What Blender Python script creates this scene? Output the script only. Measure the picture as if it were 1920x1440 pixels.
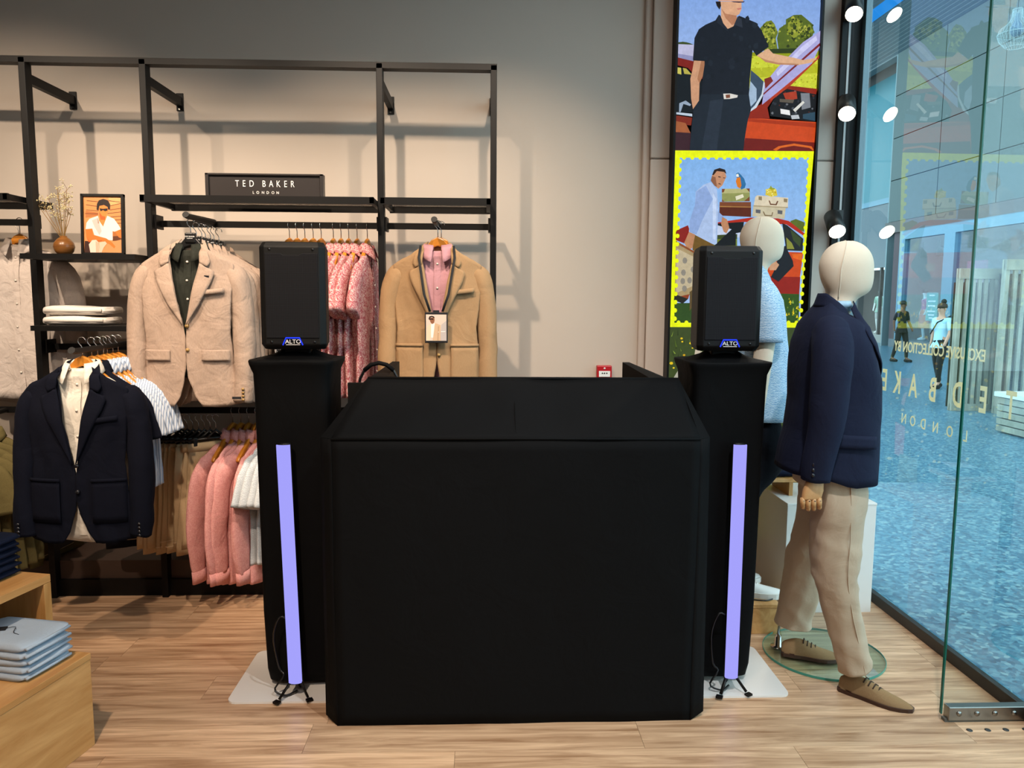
import bpy, bmesh, math, random
from math import sin, cos, pi, radians, sqrt, atan2
from mathutils import Vector, Matrix, Quaternion
from mathutils import noise as mnoise
for o in list(bpy.data.objects): bpy.data.objects.remove(o)
SC = bpy.context.scene
COL = SC.collection
random.seed(7)

# ------------------------------------------------------------------ camera
F_PX = 1440.0
yaw, pitch, roll = 0.0365, 0.1105, 0.0065
fw = Vector((sin(yaw)*cos(pitch), cos(yaw)*cos(pitch), -sin(pitch)))
rt = Vector((cos(yaw), -sin(yaw), 0)); up = rt.cross(fw)
rt, up = rt*cos(roll)+up*sin(roll), up*cos(roll)-rt*sin(roll)
cam = bpy.data.cameras.new('camera'); cam.sensor_width = 36; cam.lens = F_PX/1920*36
cam.clip_end = 200; cam.clip_start = 0.05
camo = bpy.data.objects.new('camera', cam); COL.objects.link(camo)
M = Matrix((rt, up, -fw)).transposed().to_4x4(); M.translation = (0, 0, 1.6)
camo.matrix_world = M
SC.camera = camo
# ------------------------------------------------------------------ world and exposure
vs = SC.view_settings
vs.view_transform = 'Standard'; vs.look = 'None'; vs.gamma = 1; vs.exposure = 0.0
vs.use_curve_mapping = False
W = bpy.data.worlds.new('mall_daylight'); SC.world = W; W.use_nodes = True
bg = W.node_tree.nodes['Background']; bg.inputs[0].default_value = (0.62, 0.86, 1.0, 1); bg.inputs[1].default_value = 4.1

def area_lamp(name, loc, size, power, col, rot=(0, 0, 0)):
    l = bpy.data.lights.new(name, 'AREA'); l.shape = 'RECTANGLE'; l.size = size[0]; l.size_y = size[1]
    l.energy = power; l.color = col
    o = bpy.data.objects.new(name, l); COL.objects.link(o); o.location = loc; o.rotation_euler = rot
    return o
def spot_lamp(name, loc, target, power, col, angle=60, blend=0.6, radius=0.04):
    l = bpy.data.lights.new(name, 'SPOT'); l.energy = power; l.color = col
    l.spot_size = radians(angle); l.spot_blend = blend; l.shadow_soft_size = radius
    o = bpy.data.objects.new(name, l); COL.objects.link(o); o.location = loc
    o.rotation_euler = (Vector(target)-Vector(loc)).to_track_quat('-Z', 'Y').to_euler()
    return o
WARM = (1.0, 0.80, 0.61)
# ceiling spot row washing the rail wall, and an unseen panel behind the camera
for lx, ly, tx, tz, pw in ((-2.7, 1.75, -2.6, 1.45, 330), (-1.75, 2.25, -1.75, 1.35, 280), (-0.75, 2.2, -0.7, 1.4, 280),
                       (0.25, 2.35, 0.0, 1.5, 190)):
    spot_lamp('spot_and_fill', (lx, ly, 3.62), (tx, 4.3, tz), pw, WARM, 62, 0.75, 0.035)
spot_lamp('spot_and_fill', (-1.0, 0.6, 3.62), (-1.2, 2.9, 0.0), 340, WARM, 70, 0.8, 0.05)  # added unseen fill, brightens the floor and the white plates
spot_lamp('spot_and_fill', (0.9, 1.2, 3.62), (1.0, 3.0, 0.4), 260, (0.96, 0.98, 1.0), 70, 0.8, 0.05)  # added unseen fill, cool tint stands in for daylight on the right floor
area_lamp('panel_and_fill', (-0.8, -1.2, 3.6), (2.4, 1.2), 60, (1, 0.9, 0.8))
area_lamp('panel_and_fill', (0.9, 2.7, 3.65), (2.0, 0.6), 20, (1, 0.92, 0.86))  # added unseen fill in front of the camera, lifts the column

# ------------------------------------------------------------------ helpers
def lin(c):
    c = c/255.0
    return c/12.92 if c <= 0.04045 else ((c+0.055)/1.055)**2.4
def hx(h):
    h = h.lstrip('#'); return tuple(lin(int(h[i:i+2], 16)) for i in (0, 2, 4))
def tag(o, label=None, cat=None, group=None, kind=None):
    if label: o['label'] = label
    if cat: o['category'] = cat
    if group: o['group'] = group
    if kind: o['kind'] = kind
    return o
def thing(name, label, cat, loc=(0, 0, 0), rz=0.0, group=None, kind=None):
    o = bpy.data.objects.new(name, None); COL.objects.link(o); o.empty_display_size = 0.05
    o.location = loc; o.rotation_euler = (0, 0, rz)
    return tag(o, label, cat, group, kind)
def copy_tree(o, parent=None):
    c = o.copy(); COL.objects.link(c)
    if parent is not None:
        c.parent = parent
    for ch in [k for k in bpy.data.objects if k.parent == o]:
        copy_tree(ch, c)
    return c

class MB:
    """collects faces and builds one mesh object"""
    def __init__(s): s.v = []; s.f = []; s.c = []
    def add(s, vs, fs):
        n = len(s.v); s.v += [tuple(p) for p in vs]; s.f += [tuple(i+n for i in q) for q in fs]; return s
    def box(s, c, d, rz=0.0, M=None):
        x, y, z = (k/2 for k in d); P = []
        for sx, sy, sz in ((-1,-1,-1),(1,-1,-1),(1,1,-1),(-1,1,-1),(-1,-1,1),(1,-1,1),(1,1,1),(-1,1,1)):
            p = Vector((sx*x, sy*y, sz*z))
            if M is not None: p = M @ p
            elif rz: p = Matrix.Rotation(rz, 3, 'Z') @ p
            P.append(p+Vector(c))
        return s.add(P, [(0,3,2,1),(4,5,6,7),(0,1,5,4),(1,2,6,5),(2,3,7,6),(3,0,4,7)])
    def b2(s, x0, x1, y0, y1, z0, z1):
        return s.box(((x0+x1)/2, (y0+y1)/2, (z0+z1)/2), (abs(x1-x0), abs(y1-y0), abs(z1-z0)))
    def loft(s, rings, cap=True):
        n = len(rings[0]); b = len(s.v)
        for r in rings: s.v += [tuple(p) for p in r]
        for i in range(len(rings)-1):
            for j in range(n):
                k = (j+1) % n
                s.f.append((b+i*n+j, b+i*n+k, b+(i+1)*n+k, b+(i+1)*n+j))
        if cap:
            s.f.append(tuple(b+j for j in reversed(range(n))))
            s.f.append(tuple(b+(len(rings)-1)*n+j for j in range(n)))
        return s
    def tube(s, path, rad, n=8, ref=None, cap=True):
        P = [Vector(p) for p in path]; R = []
        prev = Vector(ref) if ref else None
        for i, p in enumerate(P):
            t = (P[min(i+1, len(P)-1)]-P[max(i-1, 0)]).normalized()
            if prev is None:
                prev = t.orthogonal()
            a = prev - t*prev.dot(t)
            if a.length < 1e-5: a = t.orthogonal()
            a.normalize(); b = t.cross(a); prev = a
            r = rad[i] if isinstance(rad, (list, tuple)) else rad
            r1, r2 = r if isinstance(r, (list, tuple)) else (r, r)
            R.append([p + a*(r1*cos(2*pi*j/n)) + b*(r2*sin(2*pi*j/n)) for j in range(n)])
        return s.loft(R, cap)
    def grid(s, fn, nu, nv, close=False):
        b = len(s.v)
        for j in range(nv+1):
            for i in range(nu+1): s.v.append(tuple(fn(i/nu, j/nv)))
        for j in range(nv):
            for i in range(nu):
                a = b+j*(nu+1)+i
                s.f.append((a, a+1, a+nu+2, a+nu+1))
        return s
    def prism(s, poly, y0, y1):
        """polygon in x,z extruded along y"""
        n = len(poly)
        s.add([(x, y0, z) for x, z in poly]+[(x, y1, z) for x, z in poly],
              [tuple(range(n)), tuple(reversed(range(n, 2*n)))]+[(i, i+n, (i+1) % n+n, (i+1) % n) for i in range(n)])
        return s
    def lathe(s, prof, n=24, c=(0, 0, 0), cap=True):
        R = [[(c[0]+r*cos(2*pi*j/n), c[1]+r*sin(2*pi*j/n), c[2]+z) for j in range(n)] for r, z in prof]
        return s.loft(R, cap)
    def wrinkle(s, amp, scale, seed=0, axis=None, zs=1.0):
        for i, p in enumerate(s.v):
            q = Vector((p[0]*scale+seed*7.3, p[1]*scale+seed*3.1, p[2]*scale*zs))
            d = mnoise.noise_vector(q)*amp + mnoise.noise_vector(q*2.3)*amp*.45
            if axis is not None: d = Vector(axis)*d.x
            s.v[i] = (p[0]+d.x, p[1]+d.y, p[2]+d.z)
        return s
    def build(s, name, mat, parent=None, smooth=True, bevel=0.0, sub=0, solid=0.0, loc=None, rot=None, fixn=True):
        me = bpy.data.meshes.new(name); me.from_pydata(s.v, [], s.f)
        if fixn:
            bm = bmesh.new(); bm.from_mesh(me); bmesh.ops.recalc_face_normals(bm, faces=bm.faces); bm.to_mesh(me); bm.free()
        o = bpy.data.objects.new(name, me); COL.objects.link(o)
        if mat: me.materials.append(mat)
        if smooth:
            me.polygons.foreach_set('use_smooth', [True]*len(me.polygons))
        if solid:
            m = o.modifiers.new('thick', 'SOLIDIFY'); m.thickness = solid; m.offset = 0
        if bevel:
            m = o.modifiers.new('edge', 'BEVEL'); m.width = bevel; m.segments = 2; m.limit_method = 'ANGLE'; m.angle_limit = radians(40)
        if sub:
            m = o.modifiers.new('sub', 'SUBSURF'); m.levels = sub; m.render_levels = sub
        if parent: o.parent = parent
        if loc is not None: o.location = loc
        if rot is not None: o.rotation_euler = rot
        me.update()
        return o

def flat(o):
    o.data.polygons.foreach_set('use_smooth', [False]*len(o.data.polygons)); return o
def share(src, parent, name=None):
    o = bpy.data.objects.new(name or src.name.split('.')[0], src.data); COL.objects.link(o); o.parent = parent
    for m in src.modifiers:
        k = o.modifiers.new(m.name, m.type)
        for a in ('width', 'segments', 'limit_method', 'angle_limit', 'thickness', 'offset', 'levels', 'render_levels'):
            if hasattr(m, a): setattr(k, a, getattr(m, a))
    return o
def ell(cx, cy, cz, rx, ry, n=24, rot=0.0, e=2.0):
    out = []
    for j in range(n):
        t = 2*pi*j/n; c, q = cos(t), sin(t)
        x = rx*abs(c)**(2/e)*(1 if c >= 0 else -1); y = ry*abs(q)**(2/e)*(1 if q >= 0 else -1)
        out.append((cx+x*cos(rot)-y*sin(rot), cy+x*sin(rot)+y*cos(rot), cz))
    return out
def lerp(a, b, t): return a+(b-a)*t
def interp(tab, z):
    """piecewise linear lookup in [(z, v...)] sorted descending or ascending in z"""
    t = sorted(tab)
    if z <= t[0][0]: return t[0][1:]
    for a, b in zip(t, t[1:]):
        if z <= b[0]:
            k = (z-a[0])/(b[0]-a[0]); k = k*k*(3-2*k)*.5+k*.5
            return tuple(lerp(p, q, k) for p, q in zip(a[1:], b[1:]))
    return t[-1][1:]
def curve_pts(pts, n):
    """Catmull-Rom through points, n samples"""
    P = [Vector(p) for p in pts]; m = len(P)-1; out = []
    for i in range(n):
        u = i/(n-1)*m; k = min(int(u), m-1); t = u-k
        p0, p1, p2, p3 = P[max(k-1, 0)], P[k], P[k+1], P[min(k+2, m)]
        out.append(0.5*((2*p1)+(p2-p0)*t+(2*p0-5*p1+4*p2-p3)*t*t+(3*p1-p0-3*p2+p3)*t**3))
    return out
def text(name, body, size, mat, parent, mw, spacing=1.0, ext=0.0006, sx=1.0, align='CENTER', word=1.0, bold=0.0):
    cu = bpy.data.curves.new(name, 'FONT'); cu.body = body; cu.size = size; cu.extrude = ext
    cu.align_x = align; cu.align_y = 'CENTER'; cu.space_character = spacing; cu.space_word = word; cu.resolution_u = 3; cu.offset = bold
    t = bpy.data.objects.new(name+'_tmp', cu); COL.objects.link(t)
    dg = bpy.context.evaluated_depsgraph_get()
    me = bpy.data.meshes.new_from_object(t.evaluated_get(dg)); me.name = name
    bpy.data.objects.remove(t)
    me.materials.clear(); me.materials.append(mat)
    for v in me.vertices: v.co.x *= sx
    o = bpy.data.objects.new(name, me); COL.objects.link(o)
    if parent: o.parent = parent
    o.matrix_local = mw
    return o
def basis(x, y, z, loc):
    m = Matrix((x, y, z)).transposed().to_4x4(); m.translation = loc; return m

# ------------------------------------------------------------------ materials
MATS = {}
def nmat(name):
    m = bpy.data.materials.new(name); m.use_nodes = True
    nt = m.node_tree; b = nt.nodes['Principled BSDF']
    return m, nt, b, nt.nodes.new, nt.links.new
def pbr(name, col, rough=0.6, metal=0.0, spec=0.5, noise=0.0, nscale=8.0, bump=0.0, bscale=200.0, coat=0.0):
    m, nt, b, N, L = nmat(name)
    c = hx(col) if isinstance(col, str) else col
    b.inputs['Base Color'].default_value = (*c, 1); b.inputs['Roughness'].default_value = rough
    b.inputs['Metallic'].default_value = metal; b.inputs['Specular IOR Level'].default_value = spec
    b.inputs['Coat Weight'].default_value = coat
    tc = N('ShaderNodeTexCoord')
    if noise:
        n = N('ShaderNodeTexNoise'); n.inputs['Scale'].default_value = nscale; n.inputs['Detail'].default_value = 5
        L(tc.outputs['Object'], n.inputs['Vector'])
        mx = N('ShaderNodeMix'); mx.data_type = 'RGBA'
        mx.inputs['A'].default_value = (*[k*(1-noise) for k in c], 1); mx.inputs['B'].default_value = (*[min(1, k*(1+noise)) for k in c], 1)
        L(n.outputs['Fac'], mx.inputs['Factor']); L(mx.outputs['Result'], b.inputs['Base Color'])
    if bump:
        n2 = N('ShaderNodeTexNoise'); n2.inputs['Scale'].default_value = bscale; n2.inputs['Detail'].default_value = 3
        L(tc.outputs['Object'], n2.inputs['Vector'])
        bp = N('ShaderNodeBump'); bp.inputs['Strength'].default_value = bump; bp.inputs['Distance'].default_value = 0.003
        L(n2.outputs['Fac'], bp.inputs['Height']); L(bp.outputs['Normal'], b.inputs['Normal'])
    MATS[name] = m
    return m
def fabric(name, col, var=0.12, weave=260.0, bump=0.25, rough=0.92, crease=0.35, cscale=9.0, sheen=0.15, spec=0.1):
    m, nt, b, N, L = nmat(name); c = hx(col) if isinstance(col, str) else col
    b.inputs['Roughness'].default_value = rough; b.inputs['Specular IOR Level'].default_value = spec
    b.inputs['Sheen Weight'].default_value = sheen; b.inputs['Sheen Roughness'].default_value = 0.5
    b.inputs['Sheen Tint'].default_value = (*c, 1)
    tc = N('ShaderNodeTexCoord')
    mp = N('ShaderNodeMapping'); mp.inputs['Scale'].default_value = (1, 1, 0.25); L(tc.outputs['Object'], mp.inputs['Vector'])
    n = N('ShaderNodeTexNoise'); n.inputs['Scale'].default_value = weave; n.inputs['Detail'].default_value = 2
    L(mp.outputs['Vector'], n.inputs['Vector'])
    mx = N('ShaderNodeMix'); mx.data_type = 'RGBA'
    mx.inputs['A'].default_value = (*[k*(1-var) for k in c], 1); mx.inputs['B'].default_value = (*[min(1, k*(1+var)) for k in c], 1)
    L(n.outputs['Fac'], mx.inputs['Factor']); L(mx.outputs['Result'], b.inputs['Base Color'])
    bp = N('ShaderNodeBump'); bp.inputs['Strength'].default_value = bump; bp.inputs['Distance'].default_value = 0.001
    L(n.outputs['Fac'], bp.inputs['Height'])
    n3 = N('ShaderNodeTexNoise'); n3.inputs['Scale'].default_value = cscale; n3.inputs['Detail'].default_value = 4; n3.inputs['Distortion'].default_value = 0.8
    L(tc.outputs['Object'], n3.inputs['Vector'])
    b2 = N('ShaderNodeBump'); b2.inputs['Strength'].default_value = crease; b2.inputs['Distance'].default_value = 0.02
    L(n3.outputs['Fac'], b2.inputs['Height']); L(bp.outputs['Normal'], b2.inputs['Normal']); L(b2.outputs['Normal'], b.inputs['Normal'])
    MATS[name] = m; return m
def pattern(name, ca, cb, scale=90.0, kind='floral', thr=0.5):
    m = fabric(name, ca); nt = m.node_tree; N, L = nt.nodes.new, nt.links.new; b = nt.nodes['Principled BSDF']
    tc = N('ShaderNodeTexCoord'); ra = N('ShaderNodeValToRGB'); ra.color_ramp.interpolation = 'LINEAR'
    if kind == 'floral':
        n = N('ShaderNodeTexNoise'); n.inputs['Scale'].default_value = scale; n.inputs['Detail'].default_value = 1.0; n.inputs['Distortion'].default_value = 1.6
        L(tc.outputs['Object'], n.inputs['Vector']); out = n.outputs['Fac']
    elif kind == 'stripe':
        n = N('ShaderNodeTexWave'); n.inputs['Scale'].default_value = scale; n.wave_type = 'BANDS'; n.bands_direction = 'X'
        n.inputs['Distortion'].default_value = 0.6
        L(tc.outputs['Object'], n.inputs['Vector']); out = n.outputs['Fac']
    else:
        n = N('ShaderNodeTexWave'); n.inputs['Scale'].default_value = scale; n.wave_type = 'BANDS'; n.bands_direction = 'Z'
        n.inputs['Distortion'].default_value = 5.0; n.inputs['Detail'].default_value = 2; n.inputs['Detail Scale'].default_value = 2.5
        L(tc.outputs['Object'], n.inputs['Vector']); out = n.outputs['Fac']
    e = ra.color_ramp.elements
    e[0].position = thr-0.08; e[0].color = (*hx(ca), 1); e[1].position = thr+0.08; e[1].color = (*hx(cb), 1)
    L(out, ra.inputs['Fac']); L(ra.outputs['Color'], b.inputs['Base Color'])
    return m
def emit(name, col, s):
    m = bpy.data.materials.new(name); m.use_nodes = True; nt = m.node_tree; nt.nodes.clear()
    e = nt.nodes.new('ShaderNodeEmission'); e.inputs[0].default_value = (*(hx(col) if isinstance(col, str) else col), 1); e.inputs[1].default_value = s
    o = nt.nodes.new('ShaderNodeOutputMaterial'); nt.links.new(e.outputs[0], o.inputs[0]); MATS[name] = m; return m
def printed(name, glow=0.0):
    """ink colours carried by the print; glow > 0 for a backlit sheet"""
    m, nt, b, N, L = nmat(name)
    a = N('ShaderNodeVertexColor'); a.layer_name = 'ink'
    b.inputs['Roughness'].default_value = 0.35
    if glow:
        b.inputs['Base Color'].default_value = (0.01, 0.01, 0.01, 1); b.inputs['Specular IOR Level'].default_value = 0.08; b.inputs['Roughness'].default_value = 0.7
        tc = N('ShaderNodeTexCoord'); n1 = N('ShaderNodeTexNoise'); n1.inputs['Scale'].default_value = 38; n1.inputs['Detail'].default_value = 8; n1.inputs['Roughness'].default_value = .7
        L(tc.outputs['Object'], n1.inputs['Vector'])
        mr = N('ShaderNodeMapRange'); mr.inputs['From Min'].default_value = .3; mr.inputs['From Max'].default_value = .7; mr.inputs['To Min'].default_value = .88; mr.inputs['To Max'].default_value = 1.16
        L(n1.outputs['Fac'], mr.inputs['Value'])
        vm = N('ShaderNodeVectorMath'); vm.operation = 'SCALE'; L(a.outputs['Color'], vm.inputs[0]); L(mr.outputs['Result'], vm.inputs['Scale'])
        L(vm.outputs[0], b.inputs['Emission Color']); b.inputs['Emission Strength'].default_value = glow
    else:
        L(a.outputs['Color'], b.inputs['Base Color'])
    MATS[name] = m; return m
def wood(name, ca, cb, scale=(1.2, 14, 14), rough=0.45, rnd=0.0, spec=0.4, bump=0.05):
    m, nt, b, N, L = nmat(name)
    tc = N('ShaderNodeTexCoord'); mp = N('ShaderNodeMapping'); mp.inputs['Scale'].default_value = scale
    vec = tc.outputs['Object']
    oi = N('ShaderNodeObjectInfo')
    va = N('ShaderNodeVectorMath'); va.operation = 'MULTIPLY_ADD'
    cm = N('ShaderNodeCombineXYZ')
    for k in range(3): L(oi.outputs['Random'], cm.inputs[k])
    va.inputs[1].default_value = (37, 19, 23); L(cm.outputs[0], va.inputs[0]); L(vec, va.inputs[2])
    L(va.outputs[0], mp.inputs['Vector'])
    n = N('ShaderNodeTexNoise'); n.inputs['Scale'].default_value = 1.6; n.inputs['Detail'].default_value = 7; n.inputs['Roughness'].default_value = 0.62; n.inputs['Distortion'].default_value = 0.7
    L(mp.outputs['Vector'], n.inputs['Vector'])
    ra = N('ShaderNodeValToRGB'); e = ra.color_ramp.elements
    e[0].position = 0.32; e[0].color = (*hx(ca), 1); e[1].position = 0.68; e[1].color = (*hx(cb), 1)
    L(n.outputs['Fac'], ra.inputs['Fac'])
    src = ra.outputs['Color']
    if rnd:
        mr = N('ShaderNodeMapRange'); mr.inputs['To Min'].default_value = 1-rnd; mr.inputs['To Max'].default_value = 1+rnd
        L(oi.outputs['Random'], mr.inputs['Value'])
        vm = N('ShaderNodeVectorMath'); vm.operation = 'SCALE'; L(src, vm.inputs[0]); L(mr.outputs['Result'], vm.inputs['Scale']); src = vm.outputs[0]
    L(src, b.inputs['Base Color'])
    b.inputs['Roughness'].default_value = rough; b.inputs['Specular IOR Level'].default_value = spec
    bp = N('ShaderNodeBump'); bp.inputs['Strength'].default_value = bump; bp.inputs['Distance'].default_value = 0.002
    L(n.outputs['Fac'], bp.inputs['Height']); L(bp.outputs['Normal'], b.inputs['Normal'])
    MATS[name] = m; return m
def glass(name, tint=(1, 1, 1), ior=1.5, rough=0.0):
    m = bpy.data.materials.new(name); m.use_nodes = True; nt = m.node_tree; nt.nodes.clear(); N, L = nt.nodes.new, nt.links.new
    t = N('ShaderNodeBsdfTransparent'); t.inputs[0].default_value = (*tint, 1)
    g = N('ShaderNodeBsdfGlossy'); g.inputs['Roughness'].default_value = rough
    fr = N('ShaderNodeFresnel'); fr.inputs['IOR'].default_value = ior
    geo = N('ShaderNodeNewGeometry'); mi = N('ShaderNodeMix'); mi.data_type = 'FLOAT'   # same reflectance from both faces of a thin pane
    mi.inputs['A'].default_value = ior; mi.inputs['B'].default_value = 1/ior
    L(geo.outputs['Backfacing'], mi.inputs['Factor']); L(mi.outputs['Result'], fr.inputs['IOR'])
    mx = N('ShaderNodeMixShader'); L(fr.outputs[0], mx.inputs[0]); L(t.outputs[0], mx.inputs[1]); L(g.outputs[0], mx.inputs[2])
    o = N('ShaderNodeOutputMaterial'); L(mx.outputs[0], o.inputs[0]); MATS[name] = m; return m

BLACK = pbr('black_powder_coat', '#060505', 0.5, spec=0.25)
CHROME = pbr('chrome', '#d8d8d8', 0.12, 1.0)
STEEL = pbr('brushed_steel', '#8f8d88', 0.3, 1.0)
WALLP = pbr('wall_paint', '#b9ada1', 0.85, spec=0.2, noise=0.03, nscale=3, bump=0.04, bscale=300)
PANEL = pbr('column_panel', '#bdb0a5', 0.8, spec=0.2, noise=0.02, nscale=4)
OAK = wood('oak_veneer', '#b07a42', '#d2a066', (10, 1.0, 10), 0.42)
OAKV = wood('oak_veneer_upright', '#a8743c', '#c4935a', (10, 10, 1.0), 0.42)
BLKFAB = fabric('black_stretch_fabric', '#070708', 0.2, 500, 0.15, 0.8, 0.25, 6, 0.0, 0.12)
WHITE = pbr('white_lacquer', '#ded9d3', 0.35)
HOOK = pbr('hanger_wire', '#a8a8a8', 0.25, 1.0)
HANGW = wood('hanger_beech', '#b06a1e', '#d08a34', (6, 6, 6), 0.3)
HANGB = pbr('hanger_black_plastic', '#0b0b0c', 0.35)
BUTTON = pbr('horn_button', '#9a7a48', 0.35, noise=0.3, nscale=300)
BUTTONW = pbr('shell_button', '#d8cfc4', 0.3)
BUTTOND = pbr('dark_button', '#1a1a20', 0.3)
LABELB = pbr('woven_black_label', '#101014', 0.8)
INKW = pbr('white_print', '#e8e4e0', 0.5)

def vinyl(name, col):
    m, nt, b, N, L = nmat(name); c = hx(col)
    b.inputs['Base Color'].default_value = (*c, 1); b.inputs['Roughness'].default_value = .6
    t = N('ShaderNodeBsdfTranslucent'); t.inputs[0].default_value = (*c, 1)
    mx = N('ShaderNodeMixShader'); mx.inputs[0].default_value = .5
    o = nt.nodes['Material Output']; L(b.outputs[0], mx.inputs[1]); L(t.outputs[0], mx.inputs[2]); L(mx.outputs[0], o.inputs[0])
    return m

# ================================================================== SETTING
def struct(o, label=None): 
    o['kind'] = 'structure'
    if label: o['label'] = label
    return o
FLOORM = wood('floor_vinyl_plank', '#936d4e', '#dcb692', (1.3, 20, 20), 0.34, rnd=0.14, spec=0.5, bump=0.03)
SUB = pbr('floor_joint', '#5c4a3a', 0.8)
floor = MB().b2(-4.6, 2.1, -4.2, 4.6, -0.12, -0.004).build('floor', SUB, None, False)
struct(floor, 'brown wood plank floor of the shop')
PW, PL = 0.19, 1.22
pm = MB().b2(-PL/2+.0006, PL/2-.0006, -PW/2+.0006, PW/2-.0006, -0.004, 0.0).build('plank', FLOORM, floor, False)
pm.location = (-99, 0, 0); first = True
row = 0; y = 1.15
while y < 4.55:
    off = (row*0.47 + (row % 3)*0.21) % PL
    x = -3.6+off-PL
    while x < 2.1:
        x0, x1 = max(x, -4.2), min(x+PL, 2.09)
        if x1-x0 > 0.05 and y < 4.5:
            if abs((x1-x0)-PL) < 1e-6:
                if first: o = pm; first = False
                else: o = share(pm, floor, 'plank')
                o.location = ((x0+x1)/2, y, 0)
            else:
                w = x1-x0
                o = MB().b2(-w/2+.0006, w/2-.0006, -PW/2+.0006, PW/2-.0006, -0.004, 0.0).build('plank', FLOORM, floor, False)
                o.location = ((x0+x1)/2, y, 0)
        x += PL
    row += 1; y += PW
MB().b2(-4.6, 2.1, -4.2, 1.15-PW/2, -0.004, 0.0).build('floor_behind_camera', FLOORM, floor, False)
struct(MB().b2(-4.6, 1.0, 4.5, 4.6, 0, 3.72).build('wall_back', WALLP, None, False), 'greige painted back wall')
struct(MB().b2(-4.7, -4.6, -4.2, 4.6, 0, 3.72).build('wall_left', WALLP, None, False))
struct(MB().b2(-4.6, 2.1, -4.3, -4.2, 0, 3.72).build('wall_front', WALLP, None, False))
struct(MB().b2(-4.7, 2.2, -4.3, 4.6, 3.72, 3.82).build('ceiling', pbr('ceiling_paint', '#514d48', 0.9), None, False))
struct(MB().b2(2.1, 2.2, -4.3, 0.2, 0, 3.72).build('wall_right', WALLP, None, False))
# column with two stacked cladding panels
colo = MB().b2(0.945, 2.03, 4.45, 4.6, 0, 3.72).build('wall_column', PANEL, None, False, bevel=0.012)
struct(colo, 'panelled column carrying the light box')
for z0, z1 in ((0.0, 2.392), (2.398, 3.72)):
    MB().b2(0.938, 2.03, 4.435, 4.452, z0, z1).build('panel', PANEL, colo, True, bevel=0.008)
MB().b2(0.90, 0.945, 4.47, 4.5, 0, 3.72).build('trim_1', PANEL, None, True, bevel=0.012)['kind'] = 'structure'
# glazed shop front along X = 2.1
GLS = glass('shop_front_glass', (0.92, 0.98, 0.97), 1.72)
EDGE = glass('glass_edge_green', (0.02, 0.28, 0.22), 1.5)
win = thing('window_1', 'tall clear shop window with pale lettering', None, (2.1, 3.0, 0), 0, None, 'structure')
def wpart(mb, name, m, **k):
    o = mb.build(name, m, win, **k); o.location = (-2.1, -3.0, 0); return o
wpart(MB().b2(2.095, 2.096, 0.2, 4.42, 0.05, 3.72), 'pane', GLS, smooth=False)
wpart(MB().b2(2.075, 2.105, 0.2, 4.42, 0.0, 0.055), 'floor_rail', pbr('rail_dark', '#2b2724', 0.4, 0.3), smooth=False, bevel=0.003)
wpart(MB().b2(2.06, 2.10, 4.40, 4.45, 0.0, 3.72), 'jamb', BLACK, smooth=False)
wpart(MB().b2(2.101, 2.135, 4.36, 4.42, 0.0, 3.72), 'outer_mullion', pbr('mullion_grey', '#6f7f86', 0.4, 0.2), smooth=False)
VIN = vinyl('cream_vinyl', '#fff4d2')
bx_ = lambda y, z: basis((0, 1, 0), (0, 0, 1), (1, 0, 0), Vector((2.0942, y, z))-Vector((2.1, 3.0, 0)))
text('lettering', 'EXCLUSIVE COLLECTION BY', 0.072, VIN, win, bx_(3.49, 1.372), 1.0, 0.0002, 0.78, bold=.0012)
for ch, yy in zip('TEDBAKER', (2.955, 3.125, 3.30, 3.49, 3.655, 3.80, 3.925, 4.025)):
    text('lettering', ch, 0.158, VIN, win, bx_(yy, 1.185), 1.0, 0.0002, 0.66, bold=.003)
for ch, yy in zip('LONDON', (3.225, 3.34, 3.45, 3.55, 3.64, 3.72)):
    text('lettering', ch, 0.072, VIN, win, bx_(yy, 1.016), 1.0, 0.0002, 0.85, bold=.0006)
# glass return panel with steel patch fitting
dr = thing('door_1', 'frameless glass return panel with a steel patch fitting', None, (1.93, 2.73, 0), 0, None, 'structure')
def dpart(mb, name, m, **k):
    o = mb.build(name, m, dr, **k); o.location = (-1.93, -2.73, 0); return o
dpart(MB().b2(1.757, 2.09, 2.7295, 2.7305, 0.03, 3.5), 'pane', glass('return_glass', (0.965, 0.99, 0.985), 1.45), smooth=False)
dpart(MB().b2(1.752, 1.757, 2.724, 2.736, 0.03, 3.5), 'pane_edge', pbr('glass_edge', '#0b5a4c', 0.15), smooth=False)
dpart(MB().b2(1.775, 2.12, 2.712, 2.748, 0.008, 0.062), 'patch_fitting', STEEL, smooth=False, bevel=0.003)
dpart(MB().b2(1.765, 2.12, 2.718, 2.742, 0.0, 0.012), 'seal', pbr('seal_grey', '#5a5850', 0.7), smooth=False)
for xx in (1.815, 1.885, 1.955, 2.03):
    dpart(MB().tube([(xx, 2.713, 0.036), (xx, 2.709, 0.036)], 0.010, 14), 'screw', STEEL)
    dpart(MB().lathe([(0.011, 0.0), (0.011, 0.0015), (0.008, 0.003)], 14, (xx+.01, 2.66, 0.0)), 'floor_bolt', pbr('bolt_dark', '#3a3a3a', 0.4, 0.6))

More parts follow.
